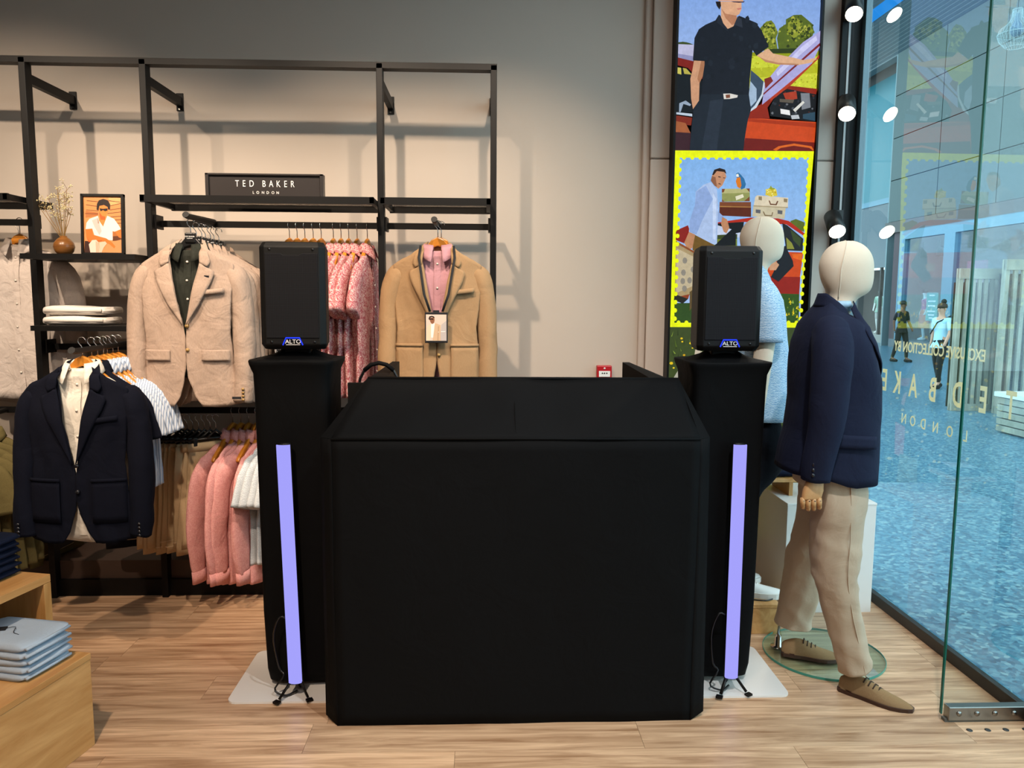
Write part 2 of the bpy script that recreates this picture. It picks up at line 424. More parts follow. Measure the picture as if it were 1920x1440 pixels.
# ------------------------------------------------------------------ light box
POSTER=[('sky',[(1,3218),(792,3234),(799,2954),(0,2940)]),
('#3a4a20',[(3,2999),(2,3009),(32,3013),(56,3010),(75,3005),(92,2998),(92,2993)]),
('#c9d23a',[(402,2962),(798,2978),(791,2765),(410,2771)]),
('#8f9a1c',[(402,2962),(798,2978),(798,2948),(589,2939),(403,2944)]),
('#b3b824',[(406,2877),(795,2907),(791,2860),(408,2824)]),
('#6d7a22',[(470,2972),(459,3007),(479,3036),(455,3088),(488,3124),(518,3133),(537,3113),(558,3067),(547,3038),(562,2974)]),
('#93992c',[(472,3054),(476,3100),(512,3121),(532,3090),(510,3043)]),
('#55661f',[(566,2968),(553,3038),(563,3090),(599,3114),(598,3138),(640,3162),(683,3165),(721,3137),(747,3117),(758,3076),(745,3035),(709,3011),(698,2976),(650,2958)]),
('#8f982f',[(607,3074),(611,3120),(653,3150),(691,3122),(688,3069),(646,3039)]),
('#7c8a2a',[(693,3093),(729,3117),(749,3076),(720,3035),(689,3040)]),
('#2c3a14',[(513,2979),(747,2989),(749,2962),(514,2955)]),
('#b9b9d8',[(2,2996),(94,2994),(95,2942),(90,2907),(2,2926)]),
('#8d8fb8',[(2,2946),(92,2933),(90,2907),(2,2926)]),
('#7c1f18',[(1,2926),(90,2907),(160,2838),(162,2802),(86,2848),(61,2871),(0,2885)]),
('#141a20',[(0,2876),(61,2865),(93,2831),(162,2791),(167,2631),(3,2634)]),
('#c8c05a',[(2,2873),(23,2871),(26,2835),(1,2841)]),
('#b3a94a',[(33,2871),(52,2868),(83,2836),(42,2839)]),
('#93a3b6',[(19,2635),(19,2682),(54,2697),(85,2677),(80,2668),(42,2679),(28,2635)]),
('#b9c7d6',[(2,2634),(93,2627),(94,2612),(2,2623)]),
('#7d2a1a',[(1,2617),(94,2606),(89,2564),(2,2569)]),
('#a05b36',[(2,2587),(58,2576),(87,2523),(2,2527)]),
('#3a2028',[(2,2527),(97,2523),(100,2427),(2,2426)]),
('#c9471a',[(404,2611),(792,2592),(788,2430),(384,2430)]),
('#a83412',[(408,2605),(790,2586),(789,2562),(405,2590)]),
('#6e1a14',[(396,2500),(789,2481),(788,2430),(385,2430)]),
('#d9661f',[(555,2439),(586,2458),(673,2474),(774,2460),(786,2442),(785,2435),(762,2451),(673,2462),(599,2449),(574,2433)]),
('#8c2412',[(411,2605),(406,2652),(476,2683),(522,2767),(627,2786),(790,2771),(785,2741),(567,2744),(514,2666),(529,2607)]),
('#17181c',[(532,2621),(526,2666),(561,2738),(621,2768),(788,2741),(787,2592)]),
('#a83a22',[(598,2744),(672,2757),(680,2716),(618,2703)]),
('#7b8088',[(697,2746),(747,2747),(757,2670),(708,2657)]),
('#5e564a',[(580,2714),(662,2710),(656,2692),(581,2697)]),
('#e8e8e8',[(586,2661),(639,2653),(644,2626),(590,2634)]),
('#2e4a5c',[(715,2633),(783,2646),(786,2598),(716,2609)]),
('#bcc2c8',[(647,2626),(690,2630),(698,2609),(654,2605)]),
('#d8d8d0',[(658,2656),(712,2705),(722,2696),(671,2644)]),
('#a9a6d8',[(482,2680),(493,2796),(560,2880),(696,3017),(795,3083),(795,3001),(752,2906),(626,2798),(524,2714)]),
('#7a2028',[(485,2740),(795,3019),(796,3004),(486,2731)]),
('#c9c8ee',[(555,2856),(697,2999),(769,3053),(776,3030),(687,2952),(563,2833)]),
('#7e2a22',[(489,2819),(525,2832),(539,2809),(497,2766)]),
('#b03a20',[(524,2714),(626,2798),(752,2906),(797,2960),(798,2942),(645,2792),(531,2702)]),
('#3b4c60',[(411,2818),(412,2865),(457,2831),(489,2802),(486,2749),(446,2665),(415,2647),(404,2700)]),
('#9db4cc',[(412,2806),(448,2766),(450,2701),(420,2670),(403,2706)]),
('#c6d4e0',[(486,2808),(493,2796),(486,2731),(452,2665),(416,2641),(415,2650),(442,2677),(477,2737)]),
('#d7a582',[(202,3222),(233,3200),(235,3142),(227,3119),(249,3096),(275,3079),(305,3094),(328,3115),(321,3150),(336,3159),(347,3185),(345,3225)]),
('#b47c5c',[(234,3188),(259,3160),(321,3150),(325,3115),(298,3100),(260,3137)]),
('#1c1512',[(202,3222),(209,3200),(225,3180),(233,3200),(229,3223)]),
('#3c2b3e',[(287,3224),(364,3226),(358,3220),(330,3218),(300,3220)]),
('#c4786c',[(319,3187),(344,3193),(347,3186),(329,3180)]),
('#c99674',[(93,2910),(152,2908),(154,2849),(128,2790),(128,2696),(96,2651),(84,2707),(76,2813),(86,2860)]),
('#a87352',[(133,2908),(152,2908),(154,2849),(128,2790),(115,2813)]),
('#d9ab86',[(440,2942),(503,2981),(532,2955),(651,2934),(701,2923),(775,2936),(778,2929),(745,2909),(678,2896),(566,2897),(497,2911)]),
('#b98562',[(453,2937),(497,2920),(565,2906),(677,2902),(678,2895),(566,2896),(491,2909)]),
('#171c26',[(223,3154),(232,3148),(249,3108),(274,3080),(305,3094),(327,3144),(336,3150),(427,3117),(462,3077),(507,2990),(440,2941),(417,2971),(408,2818),(406,2729),(139,2731),(143,2814),(155,2908),(87,2913),(92,3029),(115,3076),(151,3100),(205,3124)]),
('#2a303c',[(327,3147),(349,3133),(357,3087),(317,3100),(305,3094)]),
('#222833',[(223,3151),(212,3113),(275,3068),(274,3080),(249,3108)]),
('#1d2530',[(139,2732),(406,2732),(421,2653),(405,2593),(395,2521),(387,2428),(84,2426),(90,2547),(99,2654),(131,2702)]),
('#27303d',[(190,2697),(264,2710),(237,2428),(150,2426)]),
('#d8d4cc',[(262,2736),(300,2738),(344,2729),(341,2717),(301,2709),(267,2707)]),
('#7e4a34',[(275,2730),(300,2733),(301,2715),(279,2712)]),
('#eaf50a',[(1,2427),(787,2433),(749,1445),(-6,1441)]),
('sky2',[(30,2388),(759,2398),(754,1474),(27,1470)]),
('#8a1f18',[(20,1980),(27,1991),(88,2018),(105,1973),(84,1912),(21,1935)]),
('#c2cfe8',[(212,2020),(399,2021),(402,1953),(215,1951)]),
('#6b7a24',[(215,1944),(370,1953),(372,1906),(216,1904)]),
('#39461b',[(214,1963),(370,1972),(371,1945),(215,1942)]),
('#5a6a26',[(671,2047),(702,2059),(754,2040),(752,1987),(680,2017)]),
('#b02a18',[(251,2035),(444,2064),(600,2061),(663,2047),(757,1979),(753,1964),(649,2028),(398,2040),(251,2020)]),
('#14171b',[(227,2027),(406,2040),(400,1984),(362,1976),(364,1907),(240,1905),(337,1998)]),
('#20262a',[(625,2035),(653,2024),(750,1949),(750,1880),(655,1883)]),
('#8a8f3a',[(652,1956),(685,1925),(702,1891),(659,1891)]),
('#3a4a28',[(673,2001),(739,1949),(733,1903),(692,1941)]),
('#c8481a',[(342,1884),(754,1872),(741,1734),(348,1739)]),
('#8e2016',[(348,1739),(743,1734),(742,1637),(351,1646)]),
('#e0661e',[(688,1864),(750,1865),(748,1826),(697,1841)]),
('#2f5018',[(351,1646),(742,1637),(747,1474),(358,1472)]),
('#2c4a1a',[(24,1582),(141,1583),(145,1471),(27,1470)]),
('#7a4426',[(262,2148),(440,2150),(444,2067),(263,2073)]),
('#5a2614',[(263,2122),(442,2120),(444,2067),(263,2073)]),
('#a87840',[(263,2126),(441,2124),(442,2119),(263,2120)]),
('#8f9456',[(272,2220),(430,2224),(434,2154),(275,2149)]),
('#b4b27a',[(272,2220),(430,2224),(430,2201),(273,2195)]),
('#7a4426',[(272,2220),(290,2220),(283,2201),(273,2200)]),
('#7a4426',[(410,2224),(430,2224),(430,2203)]),
('#7a4426',[(401,2154),(431,2180),(432,2154)]),
('#7a4426',[(275,2164),(289,2150),(275,2149)]),
('#e6e0c4',[(350,2179),(392,2193),(399,2176),(356,2158)]),
('#d9cdb2',[(463,2177),(474,2187),(651,2175),(652,2122),(457,2132)]),
('#c6bda0',[(455,2128),(640,2122),(635,2058),(451,2071)]),
('#a99a7a',[(455,2132),(652,2124),(651,2118),(454,2125)]),
('#6b4630',[(540,2159),(547,2159),(554,2142),(581,2140),(589,2158),(596,2156),(587,2133),(550,2135)]),
('#8a7a5c',[(482,2181),(501,2181),(502,2159),(483,2162)]),
('#8a7a5c',[(626,2171),(648,2169),(647,2149),(627,2152)]),
('#7d6a4c',[(509,2098),(516,2098),(525,2080),(560,2078),(563,2095),(569,2094),(564,2072),(521,2074)]),
('#5e6066',[(469,2109),(497,2107),(496,2087),(470,2090)]),
('#5e6066',[(594,2107),(622,2104),(621,2083),(595,2086)]),
('#d6c23a',[(520,2189),(524,2219),(553,2233),(581,2220),(589,2186),(556,2180)]),
('#8c9a2c',[(549,2242),(558,2227),(569,2228),(577,2220),(554,2221),(540,2223)]),
('#2f6ea0',[(349,2303),(360,2311),(372,2303),(396,2277),(407,2248),(402,2227),(383,2217),(359,2254)]),
('#d97a1e',[(354,2281),(373,2285),(382,2240),(375,2223),(359,2232),(349,2262)]),
('#e8e8e0',[(349,2299),(361,2304),(367,2288),(353,2286)]),
('#c08a68',[(214,2294),(232,2320),(283,2321),(295,2287),(274,2239),(252,2220),(228,2238),(207,2264)]),
('#2a1a14',[(214,2296),(225,2324),(255,2334),(286,2325),(295,2302),(279,2313),(240,2317),(222,2294)]),
('#8e5e44',[(214,2290),(234,2283),(243,2231),(228,2238),(207,2264)]),
('#5a3a30',[(252,2252),(266,2247),(265,2243),(252,2246)]),
('#2a1a14',[(249,2289),(263,2286),(263,2282),(249,2283)]),
('#2a1a14',[(277,2283),(289,2281),(290,2278),(277,2279)]),
('#a9bfe4',[(208,2256),(244,2216),(256,2111),(255,1918),(243,1910),(129,1951),(93,1981),(95,2041),(123,2132),(125,2203),(166,2241)]),
('#8ca6d6',[(181,2237),(223,2163),(165,2042),(136,1966),(96,1981),(95,2041),(123,2132),(127,2203)]),
('#c2d3f0',[(221,2200),(244,2163),(246,1937),(230,1944)]),
('#8ca6d6',[(255,2096),(288,2066),(274,2035),(254,2043)]),
('#b9835f',[(280,2066),(308,2051),(322,2006),(307,1975),(291,1983),(274,2028)]),
('#6e5220',[(125,1966),(239,1910),(232,1902),(162,1890),(136,1867),(116,1882)]),
('#b9835f',[(93,1981),(129,1966),(116,1890),(89,1882),(68,1920)]),
('#a8926a',[(21,1931),(140,1867),(136,1859),(138,1676),(94,1606),(23,1621)]),
('#bfb090',[(26,1889),(137,1837),(136,1683),(30,1637)]),
('#8a4a26',[(21,1931),(140,1866),(139,1855),(21,1918)]),
('#8a3a1c',[(58,1621),(108,1633),(101,1606),(70,1598)]),
('#5c4a28',[(108,1645),(138,1668),(141,1583),(111,1537)]),
('#20201c',[(22,1633),(101,1606),(71,1579),(19,1598)]),
('#8a8478',[(89,1821),(85,1808),(76,1803),(65,1808),(61,1821),(65,1834),(74,1839),(84,1834)]),
('#8a8478',[(83,1754),(80,1741),(70,1735),(60,1740),(55,1753),(59,1766),(69,1772),(79,1767)]),
('#8a8478',[(81,1706),(77,1693),(67,1688),(57,1693),(53,1706),(57,1719),(66,1724),(76,1719)]),
('#8a8478',[(120,1710),(116,1697),(106,1692),(96,1697),(92,1710),(95,1723),(105,1729),(115,1723)]),
('#8a8478',[(92,1664),(88,1651),(78,1645),(68,1651),(64,1664),(67,1677),(77,1682),(87,1677)]),
('#8a8478',[(137,1772),(134,1759),(124,1753),(114,1758),(109,1771),(113,1784),(123,1790),(133,1785)]),
('#1c2027',[(612,1879),(646,1910),(693,1826),(700,1795),(616,1706),(572,1733),(597,1787)]),
('#c99a78',[(557,1809),(595,1821),(616,1802),(598,1771),(562,1771)]),
('#eaf50a',[(64,2389),(61,2380),(53,2376),(45,2379),(41,2388),(44,2397),(52,2401),(61,2397)]),
('#eaf50a',[(62,1470),(58,1461),(50,1457),(42,1461),(38,1470),(41,1480),(49,1484),(58,1480)]),
('#eaf50a',[(110,2389),(107,2380),(99,2376),(90,2380),(87,2389),(90,2398),(98,2402),(106,2398)]),
('#eaf50a',[(107,1471),(104,1461),(95,1457),(87,1461),(83,1471),(86,1480),(94,1484),(103,1480)]),
('#eaf50a',[(155,2390),(152,2381),(144,2377),(136,2381),(132,2390),(135,2398),(143,2402),(151,2399)]),
('#eaf50a',[(152,1471),(149,1462),(141,1458),(132,1461),(128,1471),(131,1480),(140,1484),(148,1480)]),
('#eaf50a',[(200,2390),(197,2381),(189,2378),(181,2381),(177,2390),(180,2399),(188,2403),(197,2399)]),
('#eaf50a',[(197,1471),(194,1462),(186,1458),(177,1462),(174,1471),(177,1480),(185,1484),(193,1480)]),
('#eaf50a',[(246,2391),(243,2382),(235,2378),(227,2382),(223,2391),(226,2400),(234,2403),(242,2400)]),
('#eaf50a',[(242,1471),(239,1462),(231,1458),(223,1462),(219,1471),(222,1481),(230,1485),(239,1481)]),
('#eaf50a',[(291,2392),(288,2383),(280,2379),(272,2382),(268,2391),(271,2400),(279,2404),(288,2400)]),
('#eaf50a',[(288,1472),(285,1462),(276,1458),(268,1462),(264,1471),(267,1481),(275,1485),(284,1481)]),
('#eaf50a',[(337,2392),(334,2383),(326,2379),(317,2383),(314,2392),(317,2401),(325,2405),(333,2401)]),
('#eaf50a',[(333,1472),(330,1462),(322,1459),(313,1462),(309,1472),(313,1481),(321,1485),(329,1481)]),
('#eaf50a',[(382,2393),(379,2384),(371,2380),(363,2384),(359,2392),(362,2401),(370,2405),(379,2402)]),
('#eaf50a',[(379,1472),(375,1463),(367,1459),(359,1463),(355,1472),(358,1481),(366,1485),(375,1481)]),
('#eaf50a',[(428,2393),(425,2384),(417,2381),(409,2384),(405,2393),(408,2402),(416,2406),(424,2402)]),
('#eaf50a',[(424,1472),(421,1463),(413,1459),(404,1463),(400,1472),(403,1482),(412,1486),(420,1482)]),
('#eaf50a',[(474,2394),(471,2385),(463,2381),(454,2385),(450,2394),(453,2403),(461,2406),(470,2403)]),
('#eaf50a',[(469,1473),(466,1463),(458,1459),(450,1463),(446,1472),(449,1482),(457,1486),(466,1482)]),
('#eaf50a',[(519,2394),(516,2385),(508,2382),(500,2385),(496,2394),(499,2403),(507,2407),(515,2403)]),
('#eaf50a',[(515,1473),(512,1463),(504,1459),(495,1463),(491,1473),(494,1482),(502,1486),(511,1482)]),
('#eaf50a',[(565,2395),(562,2386),(554,2382),(546,2386),(542,2395),(545,2404),(553,2408),(561,2404)]),
('#eaf50a',[(560,1473),(557,1464),(549,1460),(541,1464),(537,1473),(540,1482),(548,1486),(557,1482)]),
('#eaf50a',[(611,2396),(608,2387),(600,2383),(591,2386),(587,2395),(590,2404),(598,2408),(607,2405)]),
('#eaf50a',[(606,1473),(603,1464),(595,1460),(586,1464),(582,1473),(585,1483),(594,1486),(602,1483)]),
('#eaf50a',[(656,2396),(653,2387),(645,2383),(637,2387),(633,2396),(636,2405),(644,2409),(653,2405)]),
('#eaf50a',[(652,1474),(649,1464),(640,1460),(632,1464),(628,1473),(631,1483),(639,1487),(648,1483)]),
('#eaf50a',[(702,2397),(699,2388),(691,2384),(683,2388),(679,2397),(682,2406),(690,2409),(698,2406)]),
('#eaf50a',[(697,1474),(694,1464),(686,1460),(677,1464),(673,1474),(676,1483),(685,1487),(693,1483)]),
('#eaf50a',[(748,2397),(745,2388),(737,2385),(729,2388),(725,2397),(728,2406),(736,2410),(744,2406)]),
('#eaf50a',[(743,1474),(740,1465),(732,1461),(723,1465),(719,1474),(722,1483),(730,1487),(739,1483)]),
('#eaf50a',[(42,2366),(38,2357),(30,2353),(22,2357),(19,2366),(22,2375),(30,2378),(38,2375)]),
('#eaf50a',[(771,2375),(768,2366),(760,2362),(751,2366),(747,2375),(750,2384),(759,2388),(767,2384)]),
('#eaf50a',[(41,2321),(38,2312),(30,2308),(22,2312),(18,2321),(22,2330),(30,2333),(38,2330)]),
('#eaf50a',[(771,2330),(768,2321),(760,2317),(751,2321),(747,2330),(750,2339),(758,2342),(767,2339)]),
('#eaf50a',[(41,2276),(38,2267),(30,2263),(22,2267),(18,2276),(21,2285),(29,2288),(38,2285)]),
('#eaf50a',[(770,2285),(767,2276),(759,2272),(751,2275),(747,2284),(750,2293),(758,2297),(766,2294)]),
('#eaf50a',[(41,2231),(38,2222),(30,2218),(22,2222),(18,2230),(21,2240),(29,2243),(38,2240)]),
('#eaf50a',[(770,2239),(767,2230),(759,2226),(751,2230),(747,2239),(750,2248),(758,2252),(766,2248)]),
('#eaf50a',[(41,2186),(38,2176),(30,2173),(22,2176),(18,2185),(21,2194),(29,2198),(37,2194)]),
('#eaf50a',[(770,2194),(767,2185),(759,2181),(750,2184),(746,2193),(749,2202),(757,2206),(766,2203)]),
('#eaf50a',[(41,2140),(38,2131),(30,2127),(21,2131),(18,2140),(21,2149),(29,2153),(37,2149)]),
('#eaf50a',[(770,2148),(767,2139),(758,2135),(750,2139),(746,2148),(749,2157),(757,2161),(766,2157)]),
('#eaf50a',[(41,2095),(38,2086),(30,2082),(21,2085),(18,2094),(21,2104),(29,2107),(37,2104)]),
('#eaf50a',[(769,2102),(766,2093),(758,2089),(750,2093),(746,2102),(749,2111),(757,2115),(765,2111)]),
('#eaf50a',[(41,2049),(38,2040),(29,2036),(21,2040),(17,2049),(21,2058),(29,2062),(37,2058)]),
('#eaf50a',[(769,2056),(766,2047),(758,2043),(749,2047),(746,2056),(748,2065),(757,2069),(765,2066)]),
('#eaf50a',[(41,2003),(37,1994),(29,1990),(21,1994),(17,2003),(20,2012),(28,2016),(37,2012)]),
('#eaf50a',[(769,2010),(766,2001),(758,1997),(749,2001),(745,2010),(748,2019),(756,2023),(765,2020)]),
('#eaf50a',[(40,1958),(37,1948),(29,1945),(21,1948),(17,1957),(20,1967),(28,1970),(37,1967)]),
('#eaf50a',[(768,1964),(765,1955),(757,1951),(749,1955),(745,1964),(748,1973),(756,1977),(765,1974)]),
('#eaf50a',[(40,1912),(37,1903),(29,1899),(21,1902),(17,1912),(20,1921),(28,1925),(37,1921)]),
('#eaf50a',[(768,1918),(765,1909),(757,1905),(749,1909),(745,1918),(748,1927),(756,1931),(764,1927)]),
('#eaf50a',[(40,1866),(37,1857),(29,1853),(20,1856),(17,1866),(20,1875),(28,1879),(36,1875)]),
('#eaf50a',[(768,1872),(765,1863),(757,1859),(748,1863),(744,1872),(747,1881),(756,1885),(764,1881)]),
('#eaf50a',[(40,1820),(37,1810),(29,1807),(20,1810),(17,1819),(20,1829),(28,1832),(36,1829)]),
('#eaf50a',[(768,1826),(765,1816),(757,1812),(748,1816),(744,1825),(747,1835),(755,1839),(764,1835)]),
('#eaf50a',[(40,1773),(37,1764),(29,1760),(20,1764),(16,1773),(20,1782),(28,1786),(36,1783)]),
('#eaf50a',[(767,1779),(764,1770),(756,1766),(748,1770),(744,1779),(747,1788),(755,1792),(764,1788)]),
('#eaf50a',[(40,1727),(37,1718),(28,1714),(20,1718),(16,1727),(19,1736),(28,1740),(36,1736)]),
('#eaf50a',[(767,1732),(764,1723),(756,1719),(747,1723),(743,1732),(746,1742),(755,1745),(763,1742)]),
('#eaf50a',[(40,1681),(36,1671),(28,1667),(20,1671),(16,1680),(19,1690),(27,1694),(36,1690)]),
('#eaf50a',[(767,1686),(764,1676),(756,1673),(747,1676),(743,1686),(746,1695),(754,1699),(763,1695)]),
('#eaf50a',[(39,1634),(36,1625),(28,1621),(20,1625),(16,1634),(19,1643),(27,1647),(36,1643)]),
('#eaf50a',[(767,1639),(764,1630),(755,1626),(747,1629),(743,1639),(746,1648),(754,1652),(763,1648)]),
('#eaf50a',[(39,1587),(36,1578),(28,1574),(20,1578),(16,1587),(19,1597),(27,1600),(36,1597)]),
('#eaf50a',[(766,1592),(763,1583),(755,1579),(747,1583),(743,1592),(746,1601),(754,1605),(762,1601)]),
('#eaf50a',[(39,1541),(36,1531),(28,1527),(19,1531),(16,1540),(19,1550),(27,1554),(35,1550)]),
('#eaf50a',[(766,1545),(763,1536),(755,1532),(746,1535),(742,1545),(745,1554),(754,1558),(762,1554)]),
('#eaf50a',[(39,1494),(36,1484),(28,1480),(19,1484),(15,1494),(19,1503),(27,1507),(35,1503)]),
('#eaf50a',[(766,1498),(763,1488),(755,1484),(746,1488),(742,1498),(745,1507),(753,1511),(762,1507)]),
('#39481f',[(0,200),(790,200),(790,1446),(0,1446)]),
('#a9a796',[(28,1161),(58,1213),(108,1243),(159,1264),(167,997),(23,997)]),
('#c4b6a0',[(146,1320),(229,1295),(230,1274),(142,1289)]),
('#4f7fa6',[(657,1245),(685,1256),(733,1215),(730,1174),(694,1174)]),
('#b0502a',[(668,1158),(731,1158),(728,1112),(676,1112)]),
('#2a2a30',[(686,1107),(727,1117),(725,1060),(704,1060)]),
('#d0a488',[(682,1081),(704,1065),(717,1008),(697,998)]),
('#c85a2a',[(682,873),(743,904),(736,716),(684,684)]),
('#8a8f4a',[(596,684),(705,716),(715,494),(590,462)])]
PORTRAIT=[('#d08a50',[(0,1000),(1000,1000),(1000,0),(0,0)]),
('#e0a468',[(651,988),(999,991),(999,890),(702,843)]),
('#b06a38',[(53,747),(382,713),(377,658),(44,620)]),
('#6e3418',[(66,857),(356,831),(355,820),(64,846)]),
('#6e3418',[(68,765),(386,749),(385,738),(66,755)]),
('#6e3418',[(34,701),(381,695),(379,684),(33,691)]),
('#6e3418',[(702,843),(986,890),(985,879),(701,832)]),
('#6e3418',[(696,770),(986,799),(985,788),(695,759)]),
('#6e3418',[(626,705),(988,735),(987,724),(625,694)]),
('#6e3418',[(685,642),(995,662),(995,651),(684,631)]),
('#6e3418',[(770,588),(991,598),(990,587),(769,577)]),
('#6e3418',[(882,534),(993,534),(992,523),(882,523)]),
('#6e3418',[(87,930),(377,913),(376,902),(86,919)]),
('#6e3418',[(659,934),(975,908),(974,898),(658,923)]),
('#a8642e',[(753,387),(1000,388),(989,205),(739,213)]),
('#5a3018',[(759,296),(983,306),(977,224),(752,213)]),
('#c98a58',[(657,185),(1000,242),(1000,0),(453,0)]),
('#3a2018',[(20,210),(170,201),(160,1),(0,0)]),
('#e8823a',[(421,841),(638,842),(641,733),(568,641),(575,568),(507,477),(407,576),(439,640),(393,749)]),
('#b85a24',[(410,731),(480,659),(568,641),(563,586),(447,586),(415,658)]),
('#1c100c',[(343,767),(354,868),(405,932),(522,960),(646,934),(703,861),(696,770),(644,769),(636,815),(537,851),(420,832),(393,749)]),
('#1a0e0c',[(416,791),(517,782),(634,792),(630,751),(564,737),(515,759),(449,736)]),
('#f0dcd4',[(151,602),(377,658),(406,567),(507,467),(576,586),(622,660),(798,606),(930,479),(978,415),(805,378),(753,387),(753,222),(478,239),(275,311),(222,420),(44,410),(72,529)]),
('#d8b8b0',[(213,575),(373,622),(466,385),(406,312),(290,448)]),
('#a88878',[(362,640),(394,576),(415,522),(369,521)]),
('#d8702c',[(45,419),(223,429),(237,320),(481,276),(585,258),(736,186),(823,113),(793,77),(655,158),(475,212),(130,192),(62,283)]),
('#b85420',[(62,283),(132,210),(476,221),(474,207),(116,187)]),
('#d8702c',[(818,378),(978,425),(986,260),(915,278)]),
('#ecc8b8',[(124,146),(213,224),(318,229),(380,184),(414,2),(160,1)]),
('#d8a890',[(303,211),(379,175),(400,2),(307,1)]),
('#e0b8a0',[(393,184),(553,203),(602,167),(516,94),(454,2),(414,11)])]
CARD=[('#d8bfb0',[(0,1000),(1000,1000),(1000,0),(0,0)]),
('#b8aca8',[(746,618),(999,770),(1000,0),(675,5)]),
('#c9a888',[(458,676),(712,597),(708,4),(318,10),(382,513)]),
('#a88464',[(596,554),(628,554),(594,6),(561,6)]),
('#e0c4a8',[(61,559),(244,634),(255,296),(187,3),(8,5)]),
('#efe4dc',[(244,634),(424,665),(392,403),(341,121),(244,122)]),
('#8a5a40',[(178,874),(406,883),(423,774),(393,687),(309,633),(231,688),(188,776)]),
('#241a18',[(128,842),(166,928),(281,955),(392,927),(429,872),(389,872),(278,906),(194,874),(157,798)]),
('#181010',[(160,836),(355,851),(352,802),(272,813),(173,798)]),
('#f4ece4',[(730,362),(941,365),(940,343),(729,340)]),
('#f4ece4',[(591,347),(632,346),(630,324),(590,325)])]

def print_sheet(name, items, sx, sz, mat, parent, step=0.0002, extra=None):
    """flat printed sheet in local x,z facing -y; item colours are the ink"""
    me = bpy.data.meshes.new(name); V = []; Fc = []; C = []
    for k, (c, pts) in enumerate(items):
        b = len(V)
        for (u, v) in pts:
            V.append((u*sx, -k*step, v*sz))
            if c == 'sky':
                t = min(1, max(0, (v-2300)/1300)); a, d = hx('#b9cdee'), hx('#5f8fd8'); C.append(tuple(lerp(p, q, t) for p, q in zip(a, d)))
            elif c == 'sky2':
                t = min(1, max(0, (v-1400)/1000)); a, d = hx('#a9c4ee'), hx('#7fb0e6'); C.append(tuple(lerp(p, q, t) for p, q in zip(a, d)))
            else: C.append(hx(c))
        Fc.append(tuple(range(b, b+len(pts))))
    me.from_pydata(V, [], Fc)
    bm = bmesh.new(); bm.from_mesh(me)
    for f in bm.faces:
        f.normal_update()
        if f.normal.y > 0: f.normal_flip()
    bm.to_mesh(me); bm.free()
    at = me.color_attributes.new('ink', 'FLOAT_COLOR', 'POINT')
    for i, c in enumerate(C): at.data[i].color = (*c, 1)
    me.materials.append(mat)
    o = bpy.data.objects.new(name, me); COL.objects.link(o); o.parent = parent
    return o
lb = thing('light_box', 'tall illuminated advertising light box with a yellow stamp border', 'light box', (1.45, 4.40, 0.15))
lbm = MB(); lbm.b2(1.045, 1.057, 4.345, 4.435, 0.15, 3.68); lbm.b2(1.848, 1.86, 4.345, 4.435, 0.15, 3.68)
lbm.b2(1.045, 1.86, 4.36, 4.435, 0.13, 0.15); lbm.b2(1.045, 1.86, 4.36, 4.435, 3.68, 3.70); lbm.b2(1.057, 1.848, 4.40, 4.435, 0.15, 3.68)
o = lbm.build('frame', BLACK, lb, False); o.location = (-1.45, -4.40, -0.15)
rp = random.Random(3)
extra = []
for k in range(420):      # grass blades and yellow flowers of the printed meadow
    u = rp.uniform(5, 785); v = rp.uniform(230, 1440)
    h = rp.uniform(15, 55); w = rp.uniform(2, 5)
    extra.append((rp.choice(['#6f8a2c', '#86a038', '#222c12', '#2c3a16', '#9aae52', '#4f6420']), [(u-w, v), (u+w, v), (u+rp.uniform(-14, 14), v+h)]))
for k in range(150):
    u = rp.uniform(8, 780); v = rp.uniform(240, 1436); r = rp.uniform(5, 12)
    extra.append((rp.choice(['#f0d21a', '#e2c014', '#f6e04a', '#c89a10']), [(u+r*cos(a*pi/3), v+r*.8*sin(a*pi/3)) for a in range(6)]))
for k in range(110):      # inside the stamp, below the car
    u = rp.uniform(420, 750); v = rp.uniform(1490, 1610); r = rp.uniform(3, 8)
    extra.append((rp.choice(['#e6d020', '#8aa840', '#3a5a1c', '#c8b418', '#6a8a30']), [(u-r, v-r), (u+r, v-r), (u, v+r*2)]))
for k in range(90):       # field behind the bonnet
    u = rp.uniform(470, 770); v = rp.uniform(2770, 2950); r = rp.uniform(3, 7)
    extra.append((rp.choice(['#dfe04a', '#a5a81e', '#c2c030']), [(u-r, v), (u, v-r*.6), (u+r, v), (u, v+r*.6)]))
def in_poly(u, v, P):
    c = False
    for (x0, y0), (x1, y1) in zip(P, P[1:]+P[:1]):
        if (y0 > v) != (y1 > v) and u < (x1-x0)*(v-y0)/(y1-y0)+x0: c = not c
    return c
def scatter(P, n, cols, r0, r1):
    xs = [p[0] for p in P]; ys = [p[1] for p in P]; out = []
    while len(out) < n:
        u, v = rp.uniform(min(xs), max(xs)), rp.uniform(min(ys), max(ys))
        if in_poly(u, v, P):
            r = rp.uniform(r0, r1); a0 = rp.uniform(0, 6)
            out.append((rp.choice(cols), [(u+r*rp.uniform(.6, 1.2)*cos(a0+k*1.05), v+r*rp.uniform(.6, 1.2)*sin(a0+k*1.05)) for k in range(6)]))
    return out
ex_low = [e for e in extra if e[1][0][1] < 1470]; ex_mid = [e for e in extra if 1470 <= e[1][0][1] < 2000]; ex_top = [e for e in extra if e[1][0][1] > 2000]
P1 = [p for p in POSTER]
